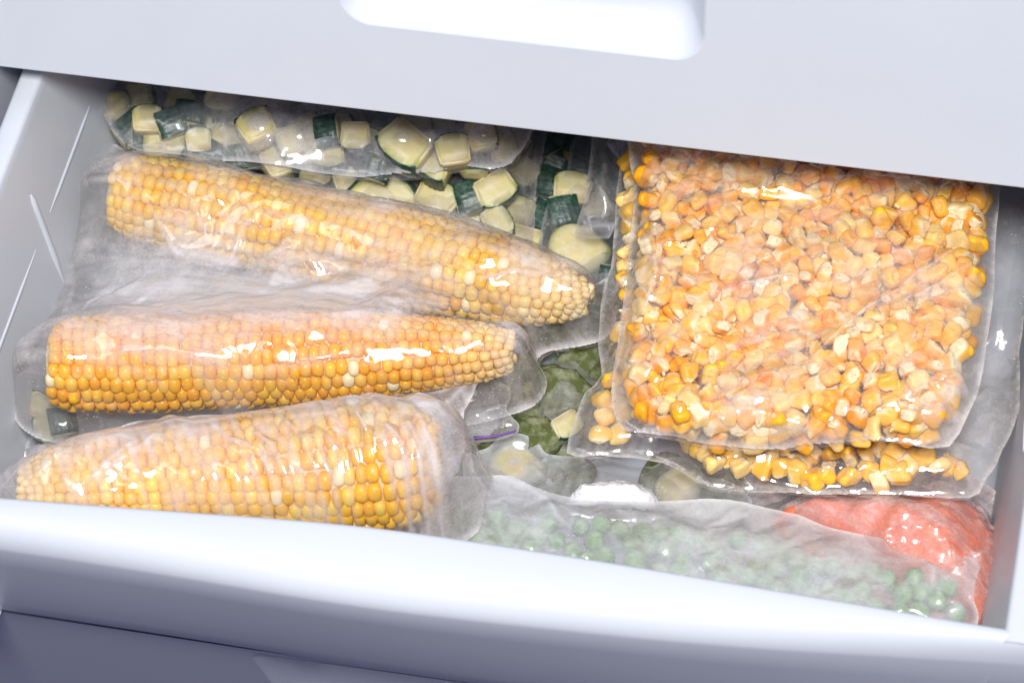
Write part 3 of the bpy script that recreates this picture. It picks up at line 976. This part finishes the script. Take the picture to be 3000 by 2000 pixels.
# the rest of the frozen heap under the countable ones
for zz, dd_ in ((ZA - 4.5, 6.2), (ZA - 10, 7.5)):
    for p in scatter(polyA, dd_, 460, rs, 12000):
        v, c = KM[rs.randint(14)]
        w = (v * (3.9 + 1.2 * rs.rand())) @ rand_rot(rs).T + np.array([p[0], p[1], zz + 2 * (rs.rand() - .5)])
        vv.append(w); ff.append(KF3 + nv); cc.append(c); nv += len(w)
oA = polyA.mean(0)
heap = mk('corn_heap', np.concatenate(vv), np.concatenate(ff), M['kernel'], None, (oA[0], oA[1], ZA - 10), attrs={'tone': np.concatenate(cc)})
tag(heap, 'packed mass of corn kernels under the top layer in the large corn bag', 'corn', None, 'stuff')
# the bag below it
ZB = -56.0
kb = []
GB = 'loose corn kernels in the lower corn bag'
SC_ = 'pale yellow corn kernel in the lower corn bag showing under the large one'
pal = [3, 5, 6, 10, 12, 13]
polyB1 = np.array([U(*p, ZB)[:2] for p in ((1570, 1010), (1650, 1080), (1750, 1092), (2080, 1102), (2100, 1040), (2050, 1030), (1800, 1030))])
polyB2 = np.array([U(*p, ZB)[:2] for p in ((1450, 330), (1440, 600), (1412, 800), (1375, 940), (1365, 1005), (1420, 1010), (1440, 850), (1460, 500), (1480, 330))])
polyB3 = np.array([U(*p, ZB)[:2] for p in ((2130, 1050), (2200, 1052), (2215, 1085), (2150, 1085))])
for pl, ds, n in ((polyB1, 5.6, 48), (polyB2, 6.8, 30), (polyB3, 5, 4)):
    for p in scatter(pl, ds, n, rs):
        kb.append(kernel((p[0], p[1], ZB + 3 * (rs.rand() - .5)), 3.7 + 1.2 * rs.rand(), pal[rs.randint(6)], rs, SC_, GB))

# ------------------------------------------------------------------ food: peas, carrots, ice
rs = np.random.RandomState(21)
pv = KV.copy()
pv *= (1 + 0.26 * (vnoise(pv[:, 0] * 2 + 5, pv[:, 1] * 2 + pv[:, 2] + 5, 3) - .5))[:, None]
pproto = None
kp = []
polyP = np.array([U(*p, -66)[:2] for p in ((1000, 1222), (1040, 1190), (1100, 1175), (1250, 1190), (1500, 1205), (1700, 1230), (1900, 1285), (2080, 1305), (2180, 1330), (2200, 1380), (2190, 1440), (1800, 1390), (1400, 1310), (1040, 1250))])
for p in scatter(polyP, 7.0, 260, rs):
    if pproto is None:
        pproto = o = mk('frozen_pea', pv * 1000, KF, M['pea'])
    else:
        o = pproto.copy(); COL.objects.link(o)
    s = 3.6 + 1.0 * rs.rand()
    pz_ = -69 + 4 * (rs.rand() - .5)
    o.matrix_world = Matrix.Translation((p[0] * MM, p[1] * MM, pz_ * MM)) @ Matrix(rand_rot(rs).tolist()).to_4x4() @ Matrix.Scale(s * MM, 4)
    tag(o, 'round green pea blurred behind the frosted bag at the drawer\'s front', 'pea', 'green peas in the frosted front bag')
    kp.append((p[0], p[1], pz_, s * 1.22))


def blob(name, poly, zb, hfun, mat, label, cat, kind=None, res=1.6, seed=0, rough=1.0):
    """heap with a flat base: outline poly (mm), height from the distance to the outline"""
    poly = np.asarray(poly)
    lo, hi = poly.min(0), poly.max(0)
    nx, ny = int((hi[0] - lo[0]) / res) + 2, int((hi[1] - lo[1]) / res) + 2
    gx, gy = np.meshgrid(lo[0] + np.arange(nx) * res, lo[1] + np.arange(ny) * res, indexing='ij')
    ins = inpoly(gx, gy, poly)
    d, _ = polydist(gx, gy, poly)
    h = hfun(d) * (1 + 0.35 * (fbm(gx / 14 + 30, gy / 14 + 30, seed) - .5)) + rough * (fbm(gx / 3 + 60, gy / 3 + 60, seed + 9) - .5) * 3
    z = zb + h
    v, f = cells(gx, gy, z, ins)
    c = (poly.mean(0)[0], poly.mean(0)[1], zb)
    o = mk(name, v, f, mat, None, c)
    tag(o, label, cat, None, kind)
    smp = [(gx[i, j], gy[i, j], z[i, j] - 3, 3.5) for i in range(0, nx, 3) for j in range(0, ny, 3) if ins[i, j]]
    return o, smp


def polydist(x, y, poly):
    """distance to the outline and the nearest point on it"""
    best = np.full(np.shape(x), 1e9)
    nxp, nyp = np.zeros_like(best), np.zeros_like(best)
    n = len(poly)
    for i in range(n):
        a, b = poly[i], poly[(i + 1) % n]
        e = b - a
        t = np.clip(((x - a[0]) * e[0] + (y - a[1]) * e[1]) / (e @ e + 1e-9), 0, 1)
        qx, qy = a[0] + t * e[0], a[1] + t * e[1]
        d = np.hypot(x - qx, y - qy)
        m = d < best
        best = np.where(m, d, best); nxp = np.where(m, qx, nxp); nyp = np.where(m, qy, nyp)
    return best, (nxp, nyp)


def cells(gx, gy, z, ins, snap=None):
    nx, ny = gx.shape
    cell = (ins[:-1, :-1].astype(int) + ins[1:, :-1] + ins[1:, 1:] + ins[:-1, 1:]) >= 3
    idx = np.full((nx, ny), -1)
    use = np.zeros((nx, ny), bool)
    ci, cj = np.nonzero(cell)
    for di, dj in ((0, 0), (1, 0), (1, 1), (0, 1)):
        use[ci + di, cj + dj] = True
    ui, uj = np.nonzero(use)
    idx[ui, uj] = np.arange(len(ui))
    f = np.stack([idx[ci, cj], idx[ci + 1, cj], idx[ci + 1, cj + 1], idx[ci, cj + 1]], 1)
    v = np.stack([gx[ui, uj], gy[ui, uj], z[ui, uj]], 1)
    if snap is not None:
        # border verts move to the outline
        cnt = np.zeros((nx, ny), int)
        for di, dj in ((0, 0), (1, 0), (1, 1), (0, 1)):
            np.add.at(cnt, (ci + di, cj + dj), 1)
        bd = cnt[ui, uj] < 4
        v[bd, 0], v[bd, 1] = snap[0][ui, uj][bd], snap[1][ui, uj][bd]
        return v, f, (ui, uj)
    return v, f


polyC = np.array([U(*p, -80)[:2] for p in ((1760, 1170), (1870, 1128), (2060, 1128), (2190, 1122), (2258, 1155), (2292, 1212), (2303, 1288), (2298, 1360), (2285, 1432), (2190, 1460), (2050, 1375), (1910, 1285))])
carrot, kc = blob('grated_carrot', polyC, -92, lambda d: 31 * np.clip(d / 22, 0, 1) ** 0.5, M['carrot'], 'frozen mass of red-orange grated carrot at the right front', 'grated carrot', 'stuff', seed=4)
polyI = np.array([U(*p, -76)[:2] for p in ((1305, 1128), (1330, 1105), (1380, 1096), (1420, 1090), (1470, 1100), (1500, 1118), (1515, 1135), (1495, 1160), (1400, 1165), (1320, 1150))])
ice, ki = blob('ice_lump', polyI, -80, lambda d: 9 * np.clip(d / 9, 0, 1) ** 0.6, M['ice'], 'bright white lump of packed frost in the clear bag behind the peas', 'ice', seed=8, rough=1.2, res=1.0)


# ------------------------------------------------------------------ the bags
def densify(pts, step=10.0):
    out = []
    n = len(pts)
    P = np.array(pts, float)
    for i in range(n):
        p0, p1, p2, p3 = P[i - 1], P[i], P[(i + 1) % n], P[(i + 2) % n]
        k = max(2, int(np.linalg.norm(p2 - p1) / step))
        for j in range(k):
            t = j / k
            out.append(0.5 * ((2 * p1) + (-p0 + p2) * t + (2 * p0 - 5 * p1 + 4 * p2 - p3) * t * t + (-p0 + 3 * p1 - 3 * p2 + p3) * t ** 3))
    return np.array(out)


def relax(obs, base, ins, it, pull):
    z = np.where(ins, np.maximum(obs, base), base)
    for _ in range(it):
        a = (np.roll(z, 1, 0) + np.roll(z, -1, 0) + np.roll(z, 1, 1) + np.roll(z, -1, 1)) * 0.25 - pull
        z = np.where(ins, np.maximum(a, obs), base)
    return z


def bag(label, outline, zb, contents, mat, frost=0.3, strokes=(), creases=(), crumple=((22, 0, 1.5, 2.2), (9, 0.6, 1.3, 0.8)), res=0.85, pull=0.012, seed=0,
        group='bags of frozen vegetables', seam=0.25, fnoise=0.35, slack=0.0, wav=1.0, name='plastic_bag', gap=0.8, smooth=3, keep=1.6, expand=True, streak=None, fold=1.0):
    """outline in overview pixels (x, y) at height zb or (x, y, z); a taut sheet over the contents, then creases"""
    o3 = [(p[0], p[1], p[2] if len(p) > 2 else zb) for p in outline]
    P3 = np.array([U(*p) for p in o3])
    dense = densify(P3, 8.0)
    poly = dense[:, :2]
    # ragged, slightly wavy edge
    ang = np.arange(len(poly))
    poly = poly + wav * (np.stack([vnoise(ang * 0.7, ang * 0 + 3, seed + 1), vnoise(ang * 0.7, ang * 0 + 9, seed + 2)], 1) - .5) * 1.6
    lo, hi = poly.min(0) - 12, poly.max(0) + 12
    nx, ny = int((hi[0] - lo[0]) / res) + 2, int((hi[1] - lo[1]) / res) + 2
    nx, ny = (nx + 3) // 4 * 4 + 1, (ny + 3) // 4 * 4 + 1
    gx, gy = np.meshgrid(lo[0] + np.arange(nx) * res, lo[1] + np.arange(ny) * res, indexing='ij')
    ins = inpoly(gx, gy, poly)
    ed, _ = polydist(gx, gy, poly)
    sd = np.where(ins, -ed, ed)
    for x, y, z, r in (contents if expand else ()):           # the bag reaches round everything in it
        if abs(x - (lo[0] + hi[0]) / 2) > (hi[0] - lo[0]) / 2 + 25 or abs(y - (lo[1] + hi[1]) / 2) > (hi[1] - lo[1]) / 2 + 25: continue
        q = np.hypot(gx - x, gy - y) - (r + 3.5)
        k = np.clip(0.5 + 0.5 * (q - sd) / 3.0, 0, 1)
        sd = q * (1 - k) + sd * k - 3.0 * k * (1 - k)
    g0, g1 = np.gradient(sd, res)
    gn = np.maximum(np.hypot(g0, g1), 0.3)
    mv = np.clip(sd, -2 * res, 2 * res)
    near = (gx - g0 / gn * mv, gy - g1 / gn * mv)
    ins = sd < 0
    ed = np.maximum(-sd, 0)
    # seam height follows the outline
    zs = np.array([p[2] for p in P3])
    if np.ptp(zs) > 0.1:
        w = 1.0 / (((gx[..., None] - P3[:, 0]) ** 2 + (gy[..., None] - P3[:, 1]) ** 2) + 25.0)
        base = (w * zs).sum(-1) / w.sum(-1)
    else:
        base = np.full_like(gx, zb)
    base = base + 1.6 * (vnoise(gx / 18 + 50, gy / 18 + 50, seed + 4) - .5)
    obs = np.full_like(gx, -1e3)
    for x, y, z, r in contents:
        i0, i1 = int((x - r - lo[0]) / res), int((x + r - lo[0]) / res) + 2
        j0, j1 = int((y - r - lo[1]) / res), int((y + r - lo[1]) / res) + 2
        i0, j0, i1, j1 = max(i0, 0), max(j0, 0), min(i1, nx), min(j1, ny)
        if i0 >= i1 or j0 >= j1: continue
        d2 = (gx[i0:i1, j0:j1] - x) ** 2 + (gy[i0:i1, j0:j1] - y) ** 2
        h = np.where(d2 < 0.93 * r * r, z + np.sqrt(np.maximum(r * r - d2, 0)) + gap, -1e3)
        obs[i0:i1, j0:j1] = np.maximum(obs[i0:i1, j0:j1], h)
    # coarse, then fine
    cz = relax(obs[::4, ::4], base[::4, ::4], ins[::4, ::4], 400, pull * 8)
    z = np.repeat(np.repeat(cz, 4, 0), 4, 1)[:nx, :ny]
    z = np.where(ins, np.maximum(z, obs), base)
    for _ in range(60):
        a = (np.roll(z, 1, 0) + np.roll(z, -1, 0) + np.roll(z, 1, 1) + np.roll(z, -1, 1)) * 0.25 - pull * 0.5
        z = np.where(ins, np.maximum(a, obs), base)
    e_ = np.clip((ed - 0.8) / 6.0, 0, 1)
    z = base + (z - base) * e_ * (2 - e_)
    for _ in range(smooth):
        z = (z * 2 + np.roll(z, 1, 0) + np.roll(z, -1, 0) + np.roll(z, 1, 1) + np.roll(z, -1, 1)) / 6
    lift = z - base
    edge = np.clip(ed / 6.0, 0, 1)
    disp = np.zeros_like(z)
    for k, (lam, an, asp, amp) in enumerate(crumple):
        msk = 0.35 + 1.1 * vnoise(gx / 40 + 7 * k, gy / 40 + 11, seed + 20 + k)
        disp += 1.35 * amp * msk * tin(gx, gy, lam, an, asp, seed * 13 + k * 7)
    disp += 1.5 * (0.2 + vnoise(gx / 25 + 3, gy / 25 + 8, seed + 60)) * tin(gx, gy, 5.0, seed * 0.7, 2.2, seed * 13 + 99)
    free = np.clip((z - np.maximum(obs, base - 20)) / 4.0, 0, 1)
    z = z + disp * (0.25 + 0.75 * edge) * (1 + 0.8 * free) + slack
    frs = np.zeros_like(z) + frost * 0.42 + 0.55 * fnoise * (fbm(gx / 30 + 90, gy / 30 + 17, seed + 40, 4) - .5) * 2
    if streak:
        c_, s_ = math.cos(streak[0]), math.sin(streak[0])
        frs += streak[1] * (fbm((gx * c_ + gy * s_) / 22 + 40, (-gx * s_ + gy * c_) / 2.2 + 40, seed + 70, 3) - .5) * 2  # milky streaks: frost on carrot bag, painted highlights on the cob bags
    for cr in creases:
        pts, hgt, wid = cr[:3]
        pz = [U(a, b, zb if len(cr) < 4 else cr[3])[:2] for a, b in pts]
        dmin = np.full_like(z, 1e9); tpos = np.zeros_like(z)
        n = len(pz) - 1
        for i in range(n):
            a, e = pz[i], pz[i + 1] - pz[i]
            t = np.clip(((gx - a[0]) * e[0] + (gy - a[1]) * e[1]) / (e @ e + 1e-9), 0, 1)
            d = np.hypot(gx - a[0] - t * e[0], gy - a[1] - t * e[1])
            m = d < dmin
            dmin = np.where(m, d, dmin); tpos = np.where(m, (i + t) / n, tpos)
        fade = np.clip(np.minimum(tpos, 1 - tpos) * 6, 0.0, 1)
        prof = np.clip(1 - dmin / (wid * 1.3), 0, 1) ** 1.5
        z += 0.55 * fold * hgt * fade * prof
        frs += 0.24 * fade * np.clip(1 - dmin / (wid * 0.45), 0, 1)  # bright line of the fold painted in as milky film
    zc = float(np.median(z[ins]))
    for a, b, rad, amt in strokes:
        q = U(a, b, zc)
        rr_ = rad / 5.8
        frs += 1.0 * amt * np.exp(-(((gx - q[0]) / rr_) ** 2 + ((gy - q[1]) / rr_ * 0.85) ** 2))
    frs += 1.4 * seam * np.clip(1 - ed / 1.8, 0, 1)
    q0, q1 = np.gradient(z, res)
    frs -= 0.16 * (1 - 1 / np.sqrt(1 + q0 ** 2 + q1 ** 2)) * np.clip(ed / 3, 0, 1)      # steep sides painted clearer, to lift the shade on them
    if keep is not None:
        z = np.where(ed > 2.5, np.maximum(z, obs - keep), z)
        for _ in range(2):
            zz = (z * 4 + np.roll(z, 1, 0) + np.roll(z, -1, 0) + np.roll(z, 1, 1) + np.roll(z, -1, 1)) / 8
            z = np.where(ed > 1, zz, z)
    v, f, (ui, uj) = cells(gx, gy, z, ins, near)
    fr = np.clip(frs[ui, uj], 0.02, 0.97)
    # underside
    zbot = base - 1.5
    step = 4
    v2, f2, (vi, vj) = cells(gx[::step, ::step], gy[::step, ::step], zbot[::step, ::step], ins[::step, ::step], (near[0][::step, ::step], near[1][::step, ::step]))
    fr2 = np.full(len(v2), 0.10)
    o = poly.mean(0)
    ob = mk(name, np.concatenate([v, v2]), np.concatenate([f, f2 + len(v)]), mat, None, (o[0], o[1], zb), attrs={'frost': np.concatenate([fr, fr2])})
    tag(ob, label, 'plastic bag', group)
    return ob


DRAPE = globals().get('DRAPE', True)
if DRAPE:
    bag('clear bag of zucchini chunks at the back left, half under the upper drawer',
        [(205, 165), (218, 220), (262, 312), (320, 345), (500, 368), (640, 388), (760, 402), (890, 412), (1000, 406), (1060, 388), (1130, 398), (1172, 380), (1215, 322), (1225, 285), (1270, 160), (1200, 80), (700, 40), (230, 60)],
        -56, zb1, F_CLEAR, frost=0.36, fnoise=0.42, strokes=((600, 300, 60, .3), (1100, 330, 90, .2), (700, 395, 200, .25), (340, 275, 50, -.2), (820, 320, 60, -.2), (440, 270, 60, -.1)),
        creases=(([(225, 200), (245, 260), (262, 300)], 3, 3), ([(790, 240), (830, 300), (880, 400)], 2.5, 2.5), ([(985, 270), (1060, 300), (1150, 330)], 3, 4), ([(560, 215), (600, 240), (640, 235), (650, 280)], 2, 3), ([(690, 290), (760, 250), (790, 260)], 2, 3), ([(250, 190), (300, 230), (340, 220)], 2, 3)),
        crumple=((26, .4, 1.4, 3.5), (11, 1.0, 1.5, 1.5)), seed=1, seam=.3, pull=0.002, smooth=30, keep=3.2, expand=False)
    bag('clear zucchini bag below the back bag, seen right of the first cob\'s upper edge',
        [(230, 200), (700, 220), (1250, 200), (1250, 330), (1230, 440), (1222, 560), (1190, 640), (700, 560), (300, 480), (225, 330)],
        -85, zb2, F_CLEAR, frost=0.3, fnoise=.2, creases=(([(1215, 330), (1205, 430), (1212, 560)], 2, 3), ([(1235, 330), (1225, 420), (1195, 470)], 2, 3)), seed=2, pull=0.002, smooth=30, keep=3.2, expand=False)
    bag('small clear bag of zucchini in the dark gap, bright vertical glint on its left',
        [(1300, 390), (1258, 480), (1242, 560), (1240, 640), (1300, 690), (1430, 720), (1450, 520), (1460, 330), (1330, 300)],
        -84, zb3, F_CLEAR, frost=0.25, fnoise=.2, strokes=((1330, 340, 70, -.12), (1320, 580, 60, .15)), creases=(([(1268, 470), (1272, 530), (1282, 590)], 3, 4), ([(1285, 425), (1330, 415), (1350, 420)], 3, 4)), seed=3, pull=0.002, smooth=25, keep=1.6, expand=False)
    bag('crumpled clear flap of a bag hanging beside the loose corn, full of glints',
        [(1365, 290), (1352, 400), (1340, 470), (1322, 535), (1400, 545), (1425, 480), (1430, 380), (1425, 280)],
        -64, [], F_CLEAR, frost=0.34, fnoise=.3, creases=(([(1385, 310), (1390, 370), (1395, 430)], 4, 4), ([(1330, 530), (1360, 510), (1415, 525)], 4, 5), ([(1365, 440), (1390, 470), (1415, 490)], 4, 5)),
        crumple=((16, 0, 1.3, 9), (7, 1, 1.4, 3.5)), seed=4, res=.9)
    bag('clear bag of frosted green zucchini slices between the cobs and loose corn',
        [(1168, 890), (1165, 960), (1166, 1035), (1280, 1050), (1390, 1040), (1430, 900), (1440, 690), (1330, 700), (1250, 760)],
        -91, zb4, F_CLEAR, frost=0.4, fnoise=.2, strokes=((1290, 900, 60, .12), (1230, 1000, 50, .2)), seed=5, crumple=((30, 0, 1, 1.5), (12, 0, 1, .5)), smooth=25, keep=1.6, expand=False, pull=.002)
    bag('clear bag of zucchini at the left wall under the cob bags',
        [(62, 870), (30, 950), (14, 1040), (4, 1095), (120, 1110), (230, 1010), (220, 930), (150, 880)],
        -89, zb5, F_CLEAR, frost=0.2, fnoise=.2, seed=6)
    bag('clear zip bag with a purple closing strip beside the front cob',
        [(1040, 880), (1030, 1000), (1060, 1012), (1120, 1008), (1186, 992), (1190, 968), (1165, 940), (1168, 890), (1110, 870)],
        -70, [], F_CLEAR, frost=0.36, fnoise=.2, creases=(([(1070, 985), (1120, 975), (1180, 965)], 3, 4), ([(1100, 950), (1165, 930)], 2, 3)), seed=7, crumple=((16, .2, 2.5, 3), (7, .2, 2, 1)), res=.9)
    bag('clear frosty bag holding the white ice lump, behind the pea bag',
        [(1062, 1095), (1075, 1040), (1160, 1032), (1300, 1044), (1420, 1062), (1600, 1092), (1700, 1120), (1730, 1170), (1650, 1200), (1300, 1200), (1060, 1170)],
        -80, zb6 + ki, F_PEA, frost=0.8, strokes=((1180, 1070, 90, .12), (1420, 1120, 80, -.35), (1560, 1120, 60, -.1), (1500, 1080, 50, -.1)), creases=(([(1260, 1060), (1262, 1120)], 2, 2), ([(1330, 1040), (1350, 1080), (1385, 1050)], 3, 3), ([(1215, 1050), (1270, 1130)], 2, 3)), seed=8, crumple=((20, .3, 1.3, 3), (9, 1, 1, 1)))
    bag('pinkish frosted bag of red-orange grated carrot at the right front corner',
        [(1715, 1155), (1880, 1108), (2060, 1098), (2195, 1078), (2282, 1118), (2324, 1186), (2338, 1265), (2334, 1345), (2322, 1440), (2220, 1500), (2040, 1400), (1850, 1290)],
        -93, kc, F_CARROT, frost=0.90, fnoise=.45, strokes=((1900, 1150, 120, .12), (2180, 1220, 80, .15), (2130, 1200, 40, -.25), (2260, 1270, 60, -.1)),
        creases=(([(2110, 1220), (2170, 1180), (2230, 1150)], 4, 5), ([(2050, 1150), (2000, 1190), (1960, 1200)], 3, 4), ([(2230, 1180), (2280, 1260)], 3, 4), ([(2220, 1390), (2290, 1330), (2310, 1300)], 4, 5), ([(1850, 1130), (2000, 1200)], 2, 3), ([(2110, 1120), (2090, 1170)], 2, 3)),
        crumple=((15, .5, 2.2, 6.5), (7, .5, 3, 3.2)), seed=9, smooth=6, keep=1.5, gap=2.2, expand=False, streak=(-.5, .38), fold=2.0)
    bag('long milky frosted bag of green peas pressed against the drawer\'s front rim',
        [(960, 1260), (985, 1205), (1010, 1140, -68), (1030, 1098, -67), (1080, 1092, -67), (1180, 1097, -67), (1260, 1132, -67), (1320, 1145, -67), (1500, 1148, -67), (1620, 1142, -67), (1720, 1152, -67), (1830, 1184, -67), (1960, 1224, -67), (2130, 1240, -67), (2200, 1268, -67), (2250, 1297, -66), (2235, 1350, -72), (2222, 1440), (2200, 1475), (1800, 1440), (1400, 1370), (1000, 1310)],
        -74, kp, F_PEA, frost=1.08, fnoise=.3, strokes=((1350, 1230, 120, -.10), (2080, 1370, 120, -.22), (1900, 1260, 160, .18), (1600, 1180, 160, .15), (1080, 1210, 60, -.15), (1150, 1120, 100, .12), (2150, 1280, 60, .1)),
        creases=(([(1060, 1225), (1100, 1170), (1130, 1150)], 3, 3), ([(1220, 1150), (1260, 1180), (1300, 1250)], 2, 3), ([(2105, 1310), (2140, 1340), (2140, 1390)], 3, 4), ([(2235, 1290), (2215, 1400)], 3, 4), ([(1100, 1100), (1200, 1140), (1300, 1180)], 2.5, 4)),
        crumple=((24, .2, 1.6, 2.4), (10, .4, 1.3, .8)), seed=10)
    bag('clear bag of pale corn kernels lying under the large orange one',
        [(1418, 300), (1425, 371), (1415, 480), (1404, 590), (1396, 640), (1380, 706), (1375, 800), (1382, 868), (1345, 900), (1325, 960), (1300, 1040), (1380, 1046), (1520, 1060), (1600, 1108), (1680, 1127), (1780, 1132), (2000, 1137), (2222, 1147), (2262, 1110), (2325, 1000), (2338, 940), (2345, 800), (2360, 600), (2370, 430), (2350, 300), (1900, 230)],
        -58, kb, F_CORN, frost=0.22, fnoise=.22, strokes=((2320, 640, 150, -.26), (2340, 450, 100, -.22), (2200, 1110, 80, .12), (1400, 1040, 80, .15), (2290, 800, 70, .1), (2300, 980, 80, .12)),
        creases=(([(1660, 1085), (1740, 1065), (1810, 1075)], 3, 4), ([(2190, 1085), (2240, 1130)], 3, 4), ([(1680, 1115), (1800, 1125), (2000, 1130)], 2, 2.5), ([(1430, 560), (1425, 640), (1412, 690)], 3, 4), ([(2310, 560), (2290, 700), (2300, 800)], 1.6, 4), ([(2100, 1030), (2260, 1050)], 2, 3), ([(2280, 880), (2220, 940)], 3, 4), ([(1395, 620), (1420, 520)], 2, 3)),
        crumple=((20, .9, 1.6, 3.0), (9, .3, 1.3, 1.2)), seed=11, seam=.35, pull=0.001, expand=False, smooth=6, keep=0.8, gap=1.6, streak=(1.2, .14))
    bag('large clear bag packed with loose orange corn kernels, on the right',
        [(1470, 240), (1455, 412), (1448, 535), (1435, 673), (1415, 800), (1402, 900), (1420, 975), (1450, 990), (1560, 1008), (1700, 1030), (1850, 1026), (2000, 1012), (2090, 1022), (2180, 1020), (2225, 950), (2258, 850), (2278, 700), (2286, 560), (2298, 430), (2310, 330), (2200, 260), (1900, 220)],
        -31, ka, F_CORN, frost=0.34, fnoise=.50, strokes=((1500, 620, 70, .25), (1900, 660, 160, .10), (2150, 850, 110, .2), (1750, 800, 120, .12), (1700, 930, 50, .3), (2200, 960, 80, .2), (2200, 500, 100, -.15), (1950, 900, 120, -.1), (1600, 500, 100, .08), (1480, 900, 80, -.1)),
        creases=(([(1840, 900), (1960, 780), (2100, 680), (2240, 590)], 2.2, 3), ([(2050, 760), (2150, 700), (2250, 640)], 2, 3), ([(1690, 700), (1760, 690), (1830, 675)], 2.5, 3), ([(1450, 985), (1600, 1003), (1740, 1012), (1900, 1012), (2100, 985)], 2.2, 3), ([(2060, 880), (2080, 940), (2130, 970)], 2, 2.5), ([(1470, 920), (1520, 860), (1530, 830)], 2, 3), ([(1950, 1000), (2150, 920)], 2, 3), ([(1470, 560), (1510, 680), (1480, 760)], 2, 3), ([(1455, 900), (1500, 960), (1590, 975)], 2, 3), ([(2140, 920), (2200, 900), (2230, 920)], 3, 4), ([(2150, 980), (2190, 930), (2230, 860)], 3, 4)),
        crumple=((26, .7, 1.7, 4.5), (11, .4, 1.7, 1.8)), seed=12, seam=.35, fold=1.9, streak=(.62, .20), gap=2.0, pull=0.0, expand=False, smooth=8, keep=1.0)
    bag('big frosted bag holding the back and middle cobs side by side',
        [(172, 310), (205, 300), (262, 335), (330, 352), (480, 372), (600, 405), (800, 450), (960, 492), (1080, 545), (1200, 600), (1300, 635), (1372, 655), (1396, 632), (1384, 690), (1352, 738), (1310, 765), (1272, 802), (1205, 862), (1090, 922), (900, 950), (500, 990), (215, 985), (165, 960), (110, 915), (62, 862), (50, 800), (62, 730), (130, 650), (155, 560), (178, 500), (188, 420), (195, 360)],
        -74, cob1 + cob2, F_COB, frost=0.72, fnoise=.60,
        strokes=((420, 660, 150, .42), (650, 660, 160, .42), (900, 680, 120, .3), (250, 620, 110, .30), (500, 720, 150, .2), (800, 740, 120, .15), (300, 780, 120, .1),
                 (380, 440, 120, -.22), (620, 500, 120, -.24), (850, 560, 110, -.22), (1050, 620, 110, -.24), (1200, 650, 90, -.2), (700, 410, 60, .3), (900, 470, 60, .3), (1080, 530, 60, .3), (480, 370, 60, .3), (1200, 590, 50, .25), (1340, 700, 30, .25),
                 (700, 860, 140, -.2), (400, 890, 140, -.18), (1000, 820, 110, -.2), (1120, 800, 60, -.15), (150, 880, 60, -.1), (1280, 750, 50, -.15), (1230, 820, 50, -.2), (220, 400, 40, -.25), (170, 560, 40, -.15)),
        creases=(([(295, 395), (340, 470), (400, 560), (440, 580)], 2.4, 3, -45), ([(360, 430), (440, 480), (470, 530), (480, 490)], 2, 2.5, -45), ([(520, 590), (560, 530), (590, 520)], 2, 3, -45), ([(150, 760), (165, 690), (170, 650)], 3, 4), ([(155, 830), (210, 740), (300, 705), (350, 690)], 2.5, 3), ([(600, 600), (680, 560), (740, 580)], 2.5, 5, -45),
                 ([(240, 830), (300, 815), (480, 835), (560, 850)], 2.0, 5, -36), ([(560, 850), (700, 830), (850, 800)], 2.0, 5, -36), ([(1080, 760), (1180, 740), (1280, 735)], 3, 3), ([(1090, 890), (1180, 860), (1280, 800)], 3, 5), ([(1340, 650), (1365, 690), (1360, 720)], 3, 3), ([(200, 330), (260, 380), (295, 395)], 3, 3), ([(200, 470), (220, 520), (330, 540)], 3, 4)),
        crumple=((22, .2, 1.8, 3.6), (10, .5, 1.8, 1.7)), seed=13, pull=0.010, seam=.55, gap=1.8, streak=(-.15, .20), wav=2.0)
    bag('frosted bag stretched round the thick front cob, ruffled tail at its right end',
        [(-30, 1150), (0, 1112), (30, 1085), (62, 1062), (140, 1020), (250, 985), (500, 950), (850, 915), (985, 905), (1045, 885), (1088, 866), (1098, 882), (1062, 940), (1066, 1010), (1042, 1080), (1012, 1150), (984, 1222), (975, 1300), (700, 1290), (300, 1270), (0, 1240)],
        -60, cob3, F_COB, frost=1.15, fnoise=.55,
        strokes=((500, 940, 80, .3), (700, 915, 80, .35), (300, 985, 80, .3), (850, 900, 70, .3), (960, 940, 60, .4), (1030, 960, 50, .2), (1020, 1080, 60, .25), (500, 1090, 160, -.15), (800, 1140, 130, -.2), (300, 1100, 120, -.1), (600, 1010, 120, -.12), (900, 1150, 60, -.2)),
        creases=tuple(([(470 + 40 * k + 14 * (k % 3), 990 + (k * 7 % 4) * 22), (560 + 37 * k, 1080), (640 + 31 * k, 1200 + 2 * k)], 3.6 + 1.4 * (k % 3), 3.0 + .8 * (k % 2), -28) for k in range(13)) +
                (([(330, 1060), (260, 1110), (200, 1150)], 2.2, 4, -30), ([(380, 1030), (340, 1080), (200, 1160)], 2.2, 4, -30), ([(160, 1060), (110, 1100), (90, 1130)], 2.5, 4, -30), ([(1040, 890), (1060, 900), (1090, 870)], 4, 4), ([(1000, 960), (1040, 920), (1070, 890)], 3, 4), ([(930, 1030), (950, 1090), (930, 1180)], 2.5, 4, -28), ([(990, 1040), (970, 1120), (985, 1200)], 2.5, 4, -28)),
        crumple=((14, -.8, 3.2, 5.5), (7, -.85, 3.0, 2.6)), seed=14, pull=0.015, seam=.45, gap=1.8, streak=(-1.02, .34), wav=2.0)

# purple closing strip of the zip bag: a part of that bag
zipbag = next(o for o in bpy.data.objects if o.get('label', '').startswith('clear zip bag'))
zp = [U(1060, 1006, -68), U(1090, 1006, -68), U(1125, 1003, -68), U(1160, 996, -68), U(1185, 990, -68)]
vs = []
for p in zp:
    for a in range(6):
        an = a * math.pi / 3
        vs.append(p + np.array([0, math.cos(an) * 0.5, math.sin(an) * 0.5]))
mk('zip_strip', vs, grid_faces(5, 6, close=True), M['zip'], zipbag, np.array(zipbag.location) / MM)
